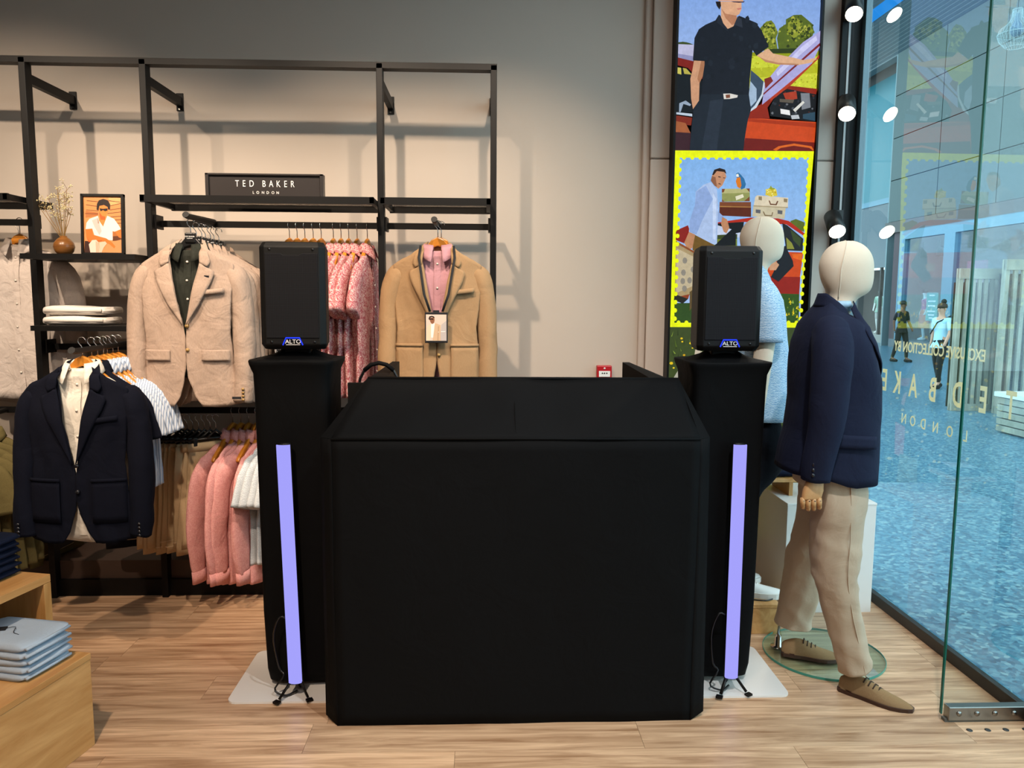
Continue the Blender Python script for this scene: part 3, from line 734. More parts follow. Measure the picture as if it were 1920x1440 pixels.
# upper sheet continues above the view: sky, hair and head
P1.insert(1, ('sky', [(0, 3200), (790, 3200), (790, 3670), (0, 3670)]))
items = []
for e in P1:
    items.append(e)
    if e[0] == '#b3b824': items += [(c, p) for c, p in ex_top]
    if e[0] in ('#6d7a22', '#55661f', '#8f982f', '#93992c', '#7c8a2a'): items += scatter(e[1], 46, ['#3c4a14', '#5f6e1e', '#8c982e', '#a9ad42', '#2e3a12'], 4, 11)
    if e[0] == '#c9d23a': items += scatter(e[1], 90, ['#b8bc26', '#dcd94a', '#a3a41c'], 3, 8)
    if e[0] == '#d6c23a': items += scatter(e[1], 22, ['#e6d860', '#b8a020', '#f0e890'], 3, 6)
    if e[0] == '#17181c': items += scatter(e[1], 40, ['#2c3038', '#4a4e55', '#0c0c0e', '#6a6e74', '#5a2418'], 3, 9)
    if e[0] == '#171c26': items += scatter(e[1], 26, ['#1b212c', '#141922', '#1e2530'], 8, 22)
    if e[0] == '#2c4a1a': items += ex_mid
    if e[0] == '#39481f': items += ex_low
head = [('#d7a582', [(210, 3215), (345, 3215), (350, 3300), (335, 3380), (270, 3400), (215, 3360), (200, 3280)]),
        ('#1c1512', [(190, 3240), (225, 3330), (345, 3330), (352, 3380), (300, 3430), (230, 3425), (185, 3350)]),
        ('#3c2b3e', [(270, 3225), (355, 3225), (355, 3260), (275, 3255)])]
items += head
GLOWP = printed('backlit_print', 1.0)
lay = {}
pr = print_sheet('backlit_print', items, 0.001, 0.001, GLOWP, lb, step=0.00003)
pr.location = Vector((1.057, 4.375, 0))-Vector((1.45, 4.40, 0.15))
# fire alarm call point
cp = thing('fire_call_point', 'red fire alarm call point on the back wall above the booth', 'fire alarm', (0.705, 4.5, 1.17))
MB().box((0, -0.02, 0), (0.088, 0.04, 0.088)).build('housing', pbr('call_point_red', '#a8101c', 0.4), cp, False, bevel=0.005)
MB().box((0, -0.041, -0.004), (0.066, 0.004, 0.034)).build('glass_plate', pbr('call_point_white', '#dfe2e0', 0.4), cp, False)
for k in (-1, 0, 1):
    MB().tube([(k*0.013, -0.0425, 0.0), (k*0.013, -0.0445, 0.0)], 0.0042, 10).build('dot', BLACK, cp)
MB().tube([(0, -0.0405, 0.028), (0, -0.042, 0.028)], 0.006, 12).build('emblem', INKW, cp)

# ------------------------------------------------------------------ vertical lighting track with four heads
trk = thing('lighting_track', 'black vertical lighting track on the window jamb', 'lighting track', (2.02, 4.425, 0.0))
MB().b2(-0.028, 0.03, -0.02, 0.008, 1.3, 3.7).build('channel', BLACK, trk, False)
MB().b2(0.006, 0.018, -0.024, -0.02, 1.3, 3.7).build('cover_strip', pbr('strip_pale', '#b8b8b8', 0.4), trk, False)
GLOW = emit('lamp_glass', '#fff1d8', 18.0)
TRACKC = pbr('track_head_black', '#1c1917', 0.4, 0.2)
def track_head(lens, label, aim):
    lens = Vector(lens); d = Vector(aim).normalized()
    t = thing('track_spotlight', label, 'spotlight', (2.01, 4.405, lens.z+.07), 0, 'spotlights on the window track')
    p1 = lens-Vector(t.location); p0 = p1-d*0.14
    MB().b2(-0.016, 0.022, -0.045, 0.0, -0.06, 0.06).build('adaptor', TRACKC, t, False, bevel=0.003)
    MB().tube([p0-d*0.012, p0-d*0.01, p1-d*.002, p1], [0.036, 0.045, 0.048, 0.046], 24).build('barrel', TRACKC, t)
    MB().tube([p1-d*0.004, p1+d*0.002], [0.043, 0.043], 24).build('lens', GLOW, t)
    MB().tube([(0, -0.03, 0.0), tuple(p0+d*.05)], 0.010, 8).build('bracket', TRACKC, t)
    l = spot_lamp('lamp', (0, 0, 0), (0, 0, -1), 16, (1, 0.86, 0.7), 90, 0.8, 0.03)
    l.parent = t; l.location = p1+d*0.01; l.rotation_euler = d.to_track_quat('-Z', 'Y').to_euler()
for p, w, am in (((1.985, 4.26, 3.135), 'at the top of the photo', (-.30, -.62, -.72)), ((1.975, 4.26, 2.615), 'second from the top, by the black polo poster', (-.30, -.70, -.60)),
                 ((1.955, 4.26, 1.982), 'just above the blazer mannequin', (-.12, -.74, -.62))):
    track_head(p, 'black cylindrical track spotlight '+w, am)

# ------------------------------------------------------------------ wall shelving
sh = thing('clothes_shelving', 'black steel wall shelving frame with hanging rails', 'shelving', (-1.7, 4.2, 0))
def spart(mb, name, m=BLACK, parent=None, **k):
    o = mb.build(name, m, parent or sh, smooth=False, **k)
    if parent is None: o.location = (1.7, -4.2, 0)
    return o
PX = (-3.46, -2.285, -1.70, -0.53, 0.045)
for x in PX:
    spart(MB().b2(x-.016, x+.016, 4.02, 4.08, 0.0, 2.77), 'post', bevel=0.002)
    spart(MB().b2(x-.015, x+.015, 4.08, 4.49, 2.655, 2.70), 'wall_bracket')
    spart(MB().b2(x-.018, x+.02, 4.49, 4.499, 2.63, 2.725), 'wall_plate')
    spart(MB().tube([(x, 4.489, 2.64), (x, 4.486, 2.64)], 0.006, 8), 'bolt', STEEL)
    spart(MB().b2(x-.015, x+.015, 4.08, 4.49, 0.25, 0.29), 'wall_bracket')
spart(MB().b2(PX[0], PX[4]+.016, 4.02, 4.08, 2.745, 2.775), 'top_bar')
SHG = glass('smoked_shelf_glass', (0.9, 0.88, 0.85), 1.45)
def shelf(x0, x1, z, glassy=True, y0=3.87, y1=4.27):
    if glassy:
        m = MB(); m.b2(x0, x1, y0, y0+.02, z-.035, z); m.b2(x0, x1, y1-.02, y1, z-.035, z); m.b2(x0, x0+.02, y0, y1, z-.03, z-.002); m.b2(x1-.02, x1, y0, y1, z-.03, z-.002)
        s = spart(m, 'shelf')
        g = MB().b2(x0+.02, x1-.02, y0+.02, y1-.02, z-.008, z-.003).build('shelf_glass', SHG, s, False)
    else:
        s = spart(MB().b2(x0, x1, y0, y1, z-.026, z), 'shelf')
    return s
shelf(-1.675, -0.545, 2.092); shelf(-0.512, 0.030, 2.092); shelf(-3.44, -2.305, 2.092)
shelf(-2.262, -1.712, 1.805, False); shelf(-2.25, -1.712, 1.452, False, 3.90, 4.30)
def rail(x0, x1, z, y=4.12):
    spart(MB().b2(x0, x1, y-.008, y+.008, z-.016, z+.016), 'hanging_rail')
    for x in (x0+.004, x1-.004):
        spart(MB().b2(x-.006, x+.006, 4.05, y+.02, z-.03, z+.04), 'rail_bracket')
rail(-1.684, -0.546, 1.975); rail(-0.514, 0.029, 1.975); rail(-3.444, -2.301, 1.975)
rail(-2.269, -1.716, 1.335); rail(-1.684, -0.546, 0.998); rail(-3.444, -2.301, 1.0); rail(-0.514, 0.029, 0.998)
def arm(x, z, yf, drop=0.04):
    spart(MB().tube([(x, 4.10, z), (x, yf+.02, z-drop*.2), (x, yf, z-drop*.2+.004)], 0.014, 10), 'display_arm')
    spart(MB().tube([(x, yf, z-drop*.2+.004), (x, yf-.004, z-drop*.2+.006)], 0.016, 10), 'arm_tip')
arm(-1.40, 1.985, 3.72); arm(-1.77, 1.37, 3.36); arm(-0.245, 1.985, 3.82)
arm(-2.52, 1.0, 3.58)
BASEM = pbr('base_brown', '#3d2c24', 0.6)
spart(MB().b2(-3.46, 0.06, 4.07, 4.49, 0.09, 0.19), 'base_shelf', BASEM)
spart(MB().b2(-3.46, 0.06, 4.05, 4.09, 0.0, 0.09), 'kick_rail')
spart(MB().b2(-3.46, 0.06, 4.485, 4.498, 0.2, 0.42), 'back_panel', pbr('back_panel_pale', '#9c938c', 0.7))

# ================================================================== CLOTHES
LINEN = fabric('oatmeal_linen', '#a08b7c', 0.22, 300, 0.45, 0.95, 0.55, 11)
TAN = fabric('tan_cotton_twill', '#9c7d5c', 0.12, 420, 0.3, 0.93, 0.4, 8)
NAVY = fabric('navy_wool', '#0d0f1a', 0.2, 420, 0.3, 0.9, 0.35, 8, 0.25)
NAVYB = fabric('navy_blazer_wool', '#1a1e30', 0.2, 420, 0.3, 0.8, 0.55, 6, 0.4)
WLINEN = fabric('white_linen', '#c4b8b0', 0.10, 300, 0.3, 0.95, 0.6, 14)
WCOT = fabric('white_cotton', '#dcd5c9', 0.06, 400, 0.2, 0.95, 0.45, 12)
PINKC = fabric('pink_oxford', '#b98a92', 0.08, 500, 0.2, 0.95, 0.4, 12)
OLIVE = fabric('olive_cotton', '#5c5334', 0.15, 350, 0.3, 0.95, 0.4, 10)
DARKSH = fabric('charcoal_shirt', '#2b2d28', 0.35, 120, 0.2)
STRIPE = pattern('blue_stripe_shirt', '#c9ced6', '#8f9db4', 30, 'stripe', 0.5)
FLORAL = pattern('pink_floral', '#a8525a', '#d2b0aa', 95, 'floral', 0.52)
BWPAT = pattern('black_white_leaf', '#17171b', '#b9b4b0', 80, 'floral', 0.56)
PINKL = pattern('pink_linen', '#c98886', '#d69c96', 120, 'floral', 0.5)
SEER = pattern('grey_seersucker', '#a6acb2', '#cfd4d8', 60, 'seer', 0.5)
CHINO = fabric('beige_chino', '#b79c79', 0.1, 420, 0.25, 0.93, 0.35, 8)
GOLDL = pbr('hem_stitch', '#d8c4a4', 0.9)

# ---- hangers: one of each kind, copied
def make_hanger(kind):
    r = bpy.data.objects.new('wooden_hanger' if kind == 'wood' else 'black_hanger', None); COL.objects.link(r); r.empty_display_size = 0.03
    if kind in ('wood', 'black'):
        top = [(-.190, -.135), (-.18, -.118), (-.12, -.066), (-.06, -.010), (-.03, .026), (0, .04), (.03, .026), (.06, -.010), (.12, -.066), (.18, -.118), (.190, -.135)]
        bot = [(.180, -.146), (.12, -.098), (.06, -.046), (.025, -.014), (0, -.006), (-.025, -.014), (-.06, -.046), (-.12, -.098), (-.180, -.146)]
        MB().prism(top+bot, -.010, .010).build('shoulder_bow', HANGW if kind == 'wood' else HANGB, r, False, bevel=0.005)
        if kind == 'black':
            MB().box((0, -.006, .03), (.05, .022, .05)).build('label_tab', HANGB, r, False, bevel=0.006)
        base = .038
    elif kind == 'clip':
        MB().tube([(-.16, 0, -.01), (.16, 0, -.01)], .006, 8).build('bar', HANGB, r)
        MB().tube([(-.05, 0, -.008), (0, 0, .03), (.05, 0, -.008)], .007, 8).build('yoke', HANGB, r)
        for s in (-1, 1):
            MB().box((s*.11, 0, -.022), (.022, .02, .045)).build('clip', HANGB, r, False, bevel=0.004)
        base = .03
    pts = [(0, 0, base), (0, 0, base+.03)] + [(.018+.018*cos(a), 0, base+.062+.018*sin(a)) for a in [pi+.9-k*.52 for k in range(8)]]
    pts = [(0, 0, base), (0, 0, base+.035), (-.004, 0, base+.045)]+[(.0+.017*cos(a), 0, base+.066+.017*sin(a)) for a in [radians(215-k*32) for k in range(8)]]
    MB().tube(pts, .0022, 6).build('hook', HOOK, r)
    return r
HPROTO = {k: make_hanger(k) for k in ('wood', 'black', 'clip')}
HUSED = {}
def put_hanger(kind, loc, rz, label, group=None, turn=0):
    p = HPROTO[kind]
    o = p if kind not in HUSED else copy_tree(p)
    HUSED[kind] = 1
    o.location = loc; o.rotation_euler = (0, 0, rz)
    for k in ('label', 'category', 'group'):
        if k in o: del o[k]
    return tag(o, label, 'hanger', group)

def collar(parent, mat, k=1.0, spread=0.05, gap=0.28, dep=1.0, name='collar', z0=0.0):
    def fn(u, v):
        th = -pi/2+gap+u*(2*pi-2*gap)
        front = max(0.0, (abs(u-.5)*2-.55)/.45)
        if v < .5:
            t = v/.5; r = 1.0+.06*t; z = .036*t*(1-.35*front); out = 0
        else:
            t = (v-.5)/.5; r = 1.06+.30*t+.25*t*front; z = .036*(1-.35*front)*(1-t)-(.012+spread*front**1.3)*t; out = t
        x = .066*r*cos(th)*k; y = (.056*r*sin(th))*k*dep-.012*front*out
        return (x, y, z+z0)
    return MB().grid(fn, 30, 6).build(name, mat, parent, True, solid=0.003)

def shirt(name, label, cat, loc, rz, mat, L=.74, w=1.0, d=1.0, sleeve='short', seed=0, group=None, btn=None, slim=1.0, sl_out=0.0, col=True, cuffmat=None, vneck=False):
    t = thing(name, label, cat, loc, rz, group)
    rs = random.Random(seed); ph = rs.uniform(0, 6); n = 44
    wt = [(0, .064), (-.02, .085), (-.045, .15), (-.075, .200), (-.11, .212), (-.2, .215), (-.45, .222), (-L, .235)]
    dt = [(0, .055), (-.03, .060), (-.075, .052), (-.16, .07), (-.4, .068), (-L, .07)]
    R = []
    for i in range(34):
        u = i/33; z = -L*(u**1.25)
        ww = interp(wt, z)[0]*w; dd = interp(dt, z)[0]*d
        ramp = min(1, max(0, (-z-.12)/.35))
        ring = []
        for j in range(n):
            a = 2*pi*j/n; c, s = cos(a), sin(a)
            f = 1+ramp*(.16*sin(5*a+ph+z*3)+.10*sin(9*a+ph*2-z*5))
            ring.append((ww*c*(1+ramp*.02*sin(4*a+ph)), dd*s*f+ramp*.010*sin(z*9+ph)*d, z+(.012*cos(2*a) if i == 33 else 0)))
        R.append(ring)
    m = MB().loft(R, True); m.wrinkle(.006, 16, seed, zs=.35); m.wrinkle(.0025, 45, seed, zs=.5)
    m.build('body', mat, t)
    for s in (-1, 1):
        if sleeve == 'none': break
        if sleeve == 'short':
            path = [(s*.150*w, 0, -.105), (s*.195*w, 0, -.135), (s*(.225+sl_out)*w, 0, -.19), (s*(.245+sl_out*1.5)*w, -.004, -.26), (s*(.255+sl_out*2)*w, -.006, -.325)]
            rad = [(.045*d, .045), (.055*d, .062), (.058*d, .070), (.06*d, .076), (.064*d, .080)]
        else:
            path = [(s*.150*w, 0, -.105), (s*.195*w, 0, -.135), (s*(.225+sl_out)*w, 0, -.20), (s*(.242+sl_out*1.5)*w, 0, -.32), (s*(.250+sl_out*2)*w, -.006*d, -.48), (s*(.244+sl_out*2)*w, -.012*d, -.62), (s*(.238+sl_out*2)*w, -.012*d, -.67)]
            rad = [(.045*d, .045), (.055*d, .058), (.056*d, .062), (.052*d, .060), (.048*d, .058), (.046*d, .050), (.034*d, .040)]
        path = curve_pts(path, 14); rr = []
        for k in range(14):
            q = k/13*(len(rad)-1); a = min(int(q), len(rad)-2); f = q-a
            rr.append(tuple(lerp(rad[a][c], rad[a+1][c], f) for c in (0, 1)))
        MB().tube(path, rr, 20, ref=(0, 1, 0)).wrinkle(.006, 16, seed+3+s, zs=.45).wrinkle(.003, 40, seed+s, zs=.5).build('sleeve', mat, t)
        if sleeve == 'long':
            e = path[-1]
            MB().tube([(e[0], e[1], e[2]+.01), (e[0]-s*.002, e[1], e[2]-.055)], [(.040*d, .048), (.040*d, .047)], 16, ref=(0, 1, 0)).build('cuff', mat, t)
    if col: collar(t, mat, 1.0, .05, .28 if not vneck else .45, max(.55, min(1, d)))
    # placket and buttons follow the front
    def fy(z): return -interp(dt, z)[0]*d-.003
    def pf(u, v):
        z = -.03-v*(L-.05); x = (u-.5)*.032
        ramp = min(1, max(0, (-z-.12)/.35)); a = -pi/2
        f = 1+ramp*(.16*sin(5*a+ph+z*3)+.10*sin(9*a+ph*2-z*5))
        return (x, -interp(dt, z)[0]*d*f+ramp*.010*sin(z*9+ph)*d-.004-.003*(1-abs(u-.5)*2), z)
    MB().grid(pf, 4, 24).build('placket', mat, t)
    if btn:
        for k in range(6):
            p = pf(.5, .05+k*.16)
            MB().tube([(p[0], p[1]+.001, p[2]), (p[0], p[1]-.003, p[2])], .0055, 10).build('button', btn, t)
    return t

def coons(c0, c1, d0, d1):
    """bilinear patch: c0(u) top, c1(u) bottom, d0(v) inner, d1(v) outer, 2D points"""
    p00, p10, p01, p11 = Vector(c0(0)), Vector(c0(1)), Vector(c1(0)), Vector(c1(1))
    def fn(u, v):
        a = Vector(c0(u))*(1-v)+Vector(c1(u))*v
        b = Vector(d0(v))*(1-u)+Vector(d1(v))*u
        c = p00*(1-u)*(1-v)+p10*u*(1-v)+p01*(1-u)*v+p11*u*v
        return a+b-c
    return fn
def pl(pts):
    P = [Vector(p) for p in pts]
    ls = [0]
    for a, b in zip(P, P[1:]): ls.append(ls[-1]+(b-a).length)
    def f(t):
        q = t*ls[-1]
        for i in range(len(P)-1):
            if q <= ls[i+1]+1e-9: return P[i].lerp(P[i+1], (q-ls[i])/max(1e-9, ls[i+1]-ls[i]))
        return P[-1]
    return f
def blazer(label, loc, mat, seed, group=None, btn=BUTTON, patch=False, open_hem=0.07, vbot=-.36, full=True, rz=0.0, sc=1.0, label_cuff=False, pin=False):
    t = thing('blazer', label, 'blazer', loc, rz, group); t.scale = (sc, sc, sc)
    def depth(x, z):
        k = max(0.0, 1-(x/.25)**2)
        b = interp([(0.02, .035), (-.08, .055), (-.22, .085), (-.40, .078), (-.60, .085), (-.8, .088)], z)[0]
        return -b*sqrt(k)*.95-.012
    for s in (-1, 1):
        inner = pl([(.070*s, .012), (.078*s, -.03), (.012*s, vbot), (.002*s, vbot-.06), (.002*s, -.56), (.012*s, -.63), (open_hem*.55*s, -.71), (open_hem*s, -.757)] )
        # the closed front edge sits on one line: wearer's left over right
        outer = pl([(.218*s, -.082), (.214*s, -.2), (.198*s, -.40), (.214*s, -.60), (.228*s, -.745)])
        top = pl([(.070*s, .012), (.13*s, -.030), (.19*s, -.060), (.218*s, -.082)])
        bot = pl([(open_hem*s, -.757), (.15*s, -.757), (.228*s, -.745)])
        fn2 = coons(top, bot, inner, outer)
        def fn(u, v, fn2=fn2, s=s):
            p = fn2(u, v); x, z = p.x, p.y
            y = depth(x, z)-(.006 if s > 0 else 0)
            y -= .006*max(0, sin(u*7+seed+v*2))*min(1, v*2)+.004*sin(v*9+u*4+seed)
            return (x, y, z)
        MB().grid(fn, 22, 40).wrinkle(.004, 12, seed+s, zs=.5).wrinkle(.002, 34, seed+s).build('front_panel', mat, t, True, solid=0.004)
        # lapel and collar
        li = pl([(.060*s, .012), (.070*s, -.035), (.010*s, vbot)])
        lo = pl([(.112*s, -.105), (.143*s, -.112), (.128*s, -.165), (.075*s, -.27), (.010*s, vbot-.004)])
        li2 = pl([(.073*s, -.075), (.052*s, -.16), (.010*s, vbot)])
        lf = coons(pl([(.073*s, -.075), (.112*s, -.105)]), pl([(.010*s, vbot), (.010*s, vbot-.004)]), li2, lo)
        def lfn(u, v, lf=lf, s=s):
            p = lf(u, v); return (p.x, depth(p.x, p.y)-.014-.006*sin(pi*min(1, u*.8))-(.006 if s > 0 else 0), p.y)
        MB().grid(lfn, 6, 16).build('lapel', mat, t, True, solid=0.004)
        cf = coons(pl([(.048*s, .04), (.068*s, .03)]), pl([(.073*s, -.078), (.108*s, -.094)]), pl([(.048*s, .04), (.066*s, .0), (.073*s, -.078)]), pl([(.068*s, .03), (.100*s, -.01), (.122*s, -.070), (.108*s, -.094)]))
        def cfn(u, v, cf=cf, s=s):
            p = cf(u, v); yb = lerp(.03, depth(p.x, p.y)-.017, min(1, max(0, (.04-p.y)/.07)))
            return (p.x, yb-(.006 if s > 0 else 0)*v, p.y)
        MB().grid(cfn, 5, 12).build('collar', mat, t, True, solid=0.004)
        # sleeve
        path = curve_pts([(s*.172, .0, -.115), (s*.205, 0, -.135), (s*.226, -.004, -.185), (s*.243, -.010, -.32), (s*.252, -.028, -.50), (s*.250, -.046, -.66), (s*.243, -.054, -.735)], 22)
        rr = []
        for k in range(22):
            q = k/21
            r2 = interp([(0, .045), (.08, .054), (.2, .056), (.5, .053), (.8, .049), (1, .047)], q)[0]
            r1 = interp([(0, .045), (.1, .060), (.3, .064), (.6, .056), (1, .040)], q)[0]
            rr.append((r1, r2))
        mm = MB().tube(path, rr, 20, ref=(0, 1, 0)); mm.wrinkle(.006, 11, seed+5+s, zs=.6); mm.wrinkle(.0035, 30, seed+9+s, zs=.5)
        sl = mm.build('sleeve', mat, t)
        if full:
            for k in range(4):
                bx, bz = s*.245 if s < 0 else s*.300, -.675-k*.016
                bx = s*.252 if s > 0 else s*.30
                p = (path[-1][0]+s*.016, path[-1][1]-.040, -.672-k*.017)
                MB().tube([(p[0], p[1]+.004, p[2]), (p[0], p[1]-.004, p[2])], .0065, 10).build('cuff_button', btn, sl)
            # pockets
            px_, pz_ = s*.135, -.50
            if patch:
                def pk(u, v, s=s):
                    x = s*(.070+.135*u); z = -.475-.19*v
                    return (x, depth(x, z)-.013-(.006 if s > 0 else 0), z)
            else:
                def pk(u, v, s=s):
                    x = s*(.075+.125*u); z = -.485-.052*v
                    return (x, depth(x, z)-.014-(.006 if s > 0 else 0), z)
            MB().grid(pk, 8, 6).build('patch_pocket' if patch else 'pocket_flap', mat, t, True, solid=0.003)
            if patch:
                def pk2(u, v, s=s):
                    x = s*(.068+.139*u); z = -.470-.014*v
                    return (x, depth(x, z)-.016-(.006 if s > 0 else 0), z)
                MB().grid(pk2, 8, 2).build('pocket_welt', mat, t, True, solid=0.006)
    # back
    bk = coons(pl([(-.218, -.082), (-.13, -.030), (-.06, .02), (.06, .02), (.13, -.030), (.218, -.082)]), pl([(-.228, -.745), (.228, -.745)]),
               pl([(-.218, -.082), (-.214, -.2), (-.198, -.40), (-.228, -.745)]), pl([(.218, -.082), (.214, -.2), (.198, -.40), (.228, -.745)]))
    MB().grid(lambda u, v: ((lambda p: (p.x, .035*sqrt(max(0, 1-(p.x/.26)**2))+.004*sin(u*9+seed), p.y))(bk(u, v))), 16, 16).build('back_panel', mat, t, True, solid=0.004)
    if full:
        def br(u, v):
            x = .085+.10*u; z = -.205-.022*v+.012*u
            return (x, depth(x, z)-.022, z)
        MB().grid(br, 6, 2).build('breast_pocket', mat, t, True, solid=0.005)
        for k, z in enumerate((vbot-.012, vbot-.125)):
            y = depth(.0, z)-.016
            MB().tube([(.010, y+.006, z), (.010, y-.006, z)], [.0095, .008], 14).build('button', btn, t)
        if pin:
            MB().box((.108, depth(.108, -.14)-.027, -.14), (.022, .004, .009)).build('lapel_pin', BUTTOND, t, False)
        if label_cuff:
            MB().box((.215+.02, -.115, -.712), (.042, .003, .012)).build('sleeve_label', LABELB, t, False)
    return t
ORD = ['first', 'second', 'third', 'fourth', 'fifth', 'sixth', 'seventh', 'eighth', 'ninth', 'tenth']

# ---- beige linen blazer on the arm, more behind it
blazer('oatmeal linen blazer facing out with horn buttons, front of the upper rail', (-1.41, 3.78, 1.835), LINEN, 1, label_cuff=True, pin=True)
shirt('shirt', 'dark printed shirt layered inside the oatmeal linen blazer', 'shirt', (-1.41, 3.80, 1.822), 0, DARKSH, .6, .80, .95, 'none', 2, btn=BUTTONW)
put_hanger('black', (-1.41, 3.80, 1.85), 0, 'black hanger with brand tab holding the oatmeal linen blazer')
tb = [k for k in bpy.data.objects if k.parent == HPROTO['black'] and k.name.startswith('label_tab')][0]
bl_text = basis((1, 0, 0), (0, 0, 1), (0, -1, 0), Vector((0, -.0185, .036)))
text('brand_print', 'TED BAKER', .009, INKW, tb, bl_text, 1.05, .0002)
text('brand_print', 'LONDON', .006, INKW, tb, basis((1, 0, 0), (0, 0, 1), (0, -1, 0), Vector((0, -.0185, .027))), 1.05, .0002)
for k in range(6):
    yy = 3.865+k*.062
    blazer('oatmeal linen blazer hanging behind the front one, %s in the stack' % ORD[k+1], (-1.41+.004*(k % 2), yy, 1.825), LINEN, 10+k, 'oatmeal blazers on the display arm', full=False)
for k in range(6):
    yy = 3.865+k*.062
    h = put_hanger('black', (-1.41+.004*(k % 2), yy+.006, 1.84), 0, 'black hanger in the oatmeal blazer stack, %s from the front' % ORD[k+1], 'black hangers on the display arm')
# ---- tan blazer with pink shirt and lanyard
blazer('tan cotton blazer with patch pockets hanging in the narrow right bay', (-0.235, 3.93, 1.845), TAN, 31, patch=True, open_hem=0.05, vbot=-.40)
shirt('shirt', 'pale pink button-down shirt layered inside the tan blazer', 'shirt', (-0.235, 3.945, 1.838), 0, PINKC, .80, .80, .95, 'none', 32, btn=BUTTONW)
put_hanger('wood', (-0.235, 3.945, 1.868), 0, 'wooden hanger holding the tan blazer and pink shirt')
put_hanger('wood', (-0.222, 4.02, 1.872), 0, 'second wooden hanger just behind the tan blazer')
ln = thing('lanyard', 'black lanyard with a framed photo card hung over the tan blazer', 'lanyard', (-0.235, 3.812, 1.50))
for s in (-1, 1):
    MB().tube([(s*.082, .07, .36), (s*.088, .03, .30), (s*.060, -.018, .12), (s*.030, -.026, .035)], [(.0012, .006)]*4, 8, ref=(0, 1, 0)).build('strap', LABELB, ln)
MB().box((0, -.028, -.043), (.112, .006, .15)).build('card_holder', LABELB, ln, False, bevel=.003)
c = print_sheet('photo_card', CARD, .0001, .000128, printed('photo_print'), ln, .00004); c.location = (-.05, -.0322, -.107)
MB().box((0, -.026, .036), (.03, .006, .012)).build('clip', LABELB, ln, False, bevel=.002)
# ---- navy blazer with white shirt
blazer('navy wool blazer facing out over a white shirt on the lower arm', (-1.765, 3.42, 1.283), NAVY, 41, patch=True, btn=BUTTOND, open_hem=0.075, vbot=-.40)
shirt('shirt', 'white shirt layered inside the navy blazer', 'shirt', (-1.765, 3.435, 1.283), 0, WCOT, .752, .80, .95, 'none', 42, btn=BUTTONW, vneck=True)
put_hanger('wood', (-1.765, 3.435, 1.30), 0, 'wooden hanger holding the navy blazer and white shirt')
for k in range(6):
    yy = 3.515+k*.048
    mat = NAVY if k == 0 else STRIPE
    shirt('shirt', ('navy shirt hanging right behind the navy blazer' if k == 0 else 'blue striped shirt stacked behind the navy blazer, %s from the front' % ORD[k]), 'shirt',
          (-1.765+.003*(k % 3), yy, 1.275), 0, mat, .60, .80, .40, 'short', 50+k, 'shirts behind the navy blazer', sl_out=.012)
    put_hanger('wood', (-1.765+.003*(k % 3), yy, 1.295), 0, 'wooden hanger in the stack behind the navy blazer, %s from the front' % ORD[k+1], 'wooden hangers on the lower arm')
# ---- white linen shirts, far left
shirt('shirt', 'white linen shirt with long sleeves behind the left shelving post', 'shirt', (-2.44, 4.19, 1.865), 0, WLINEN, .80, 1.05, .85, 'long', 61, btn=BUTTONW)
put_hanger('wood', (-2.44, 4.19, 1.885), 0, 'wooden hanger holding the front white linen shirt')
shirt('shirt', 'second white linen shirt hanging behind the front one at far left', 'shirt', (-2.50, 4.28, 1.855), 0, WLINEN, .82, 1.05, .6, 'long', 62, btn=BUTTONW)
put_hanger('wood', (-2.50, 4.28, 1.875), 0, 'wooden hanger behind, at the far left edge')
for tt, yy, x in ((0, 4.15, -2.44),):
    lb2 = thing('size_label', 'black woven neck label inside the white linen shirt', 'label', (-2.44, 4.17, 1.845))
    MB().box((0, .02, 0), (.05, .003, .022)).build('woven_label', LABELB, lb2, False)
# ---- olive overshirts, lower left
for k in range(5):
    yy = 3.62+k*.075
    shirt('shirt', 'olive short-sleeved overshirt at the left edge, %s from the front' % ORD[k], 'shirt', (-2.52+.004*k, yy, .905), 0, OLIVE, .66, 1.06, .5, 'short', 70+k, 'olive overshirts on the lower left arm', sl_out=.01)
    put_hanger('wood', (-2.52+.004*k, yy, .925), 0, 'wooden hanger holding the %s olive overshirt from the front' % ORD[k], 'hangers of the olive overshirts')
# ---- upper rail, patterned shirts side-on
for k, x in enumerate((-1.02, -.98, -.94, -.897, -.855)):
    shirt('shirt', 'black and white leaf-print shirt on the upper rail, %s from the left' % ORD[k], 'shirt', (x, 4.12, 1.845), pi/2-.12, BWPAT, .74, 1.0, .34, 'short', 80+k, 'leaf-print shirts on the upper rail')
    put_hanger('wood', (x, 4.12, 1.87), pi/2-.25, 'wooden hanger of the %s leaf-print shirt from the left' % ORD[k], 'hangers of the leaf-print shirts')
for k, x in enumerate((-.792, -.752, -.712, -.668, -.615)):
    shirt('shirt', 'pink floral short-sleeved shirt on the upper rail, %s from the left' % ORD[k], 'shirt', (x, 4.12, 1.845), pi/2-.10-.04*(k % 2), FLORAL, .76, 1.0, .42, 'short', 90+k, 'pink floral shirts on the upper rail', sl_out=.035, btn=BUTTONW)
    put_hanger('wood', (x, 4.12, 1.87), pi/2-.08, 'wooden hanger of the %s pink floral shirt from the left' % ORD[k], 'hangers of the pink floral shirts')
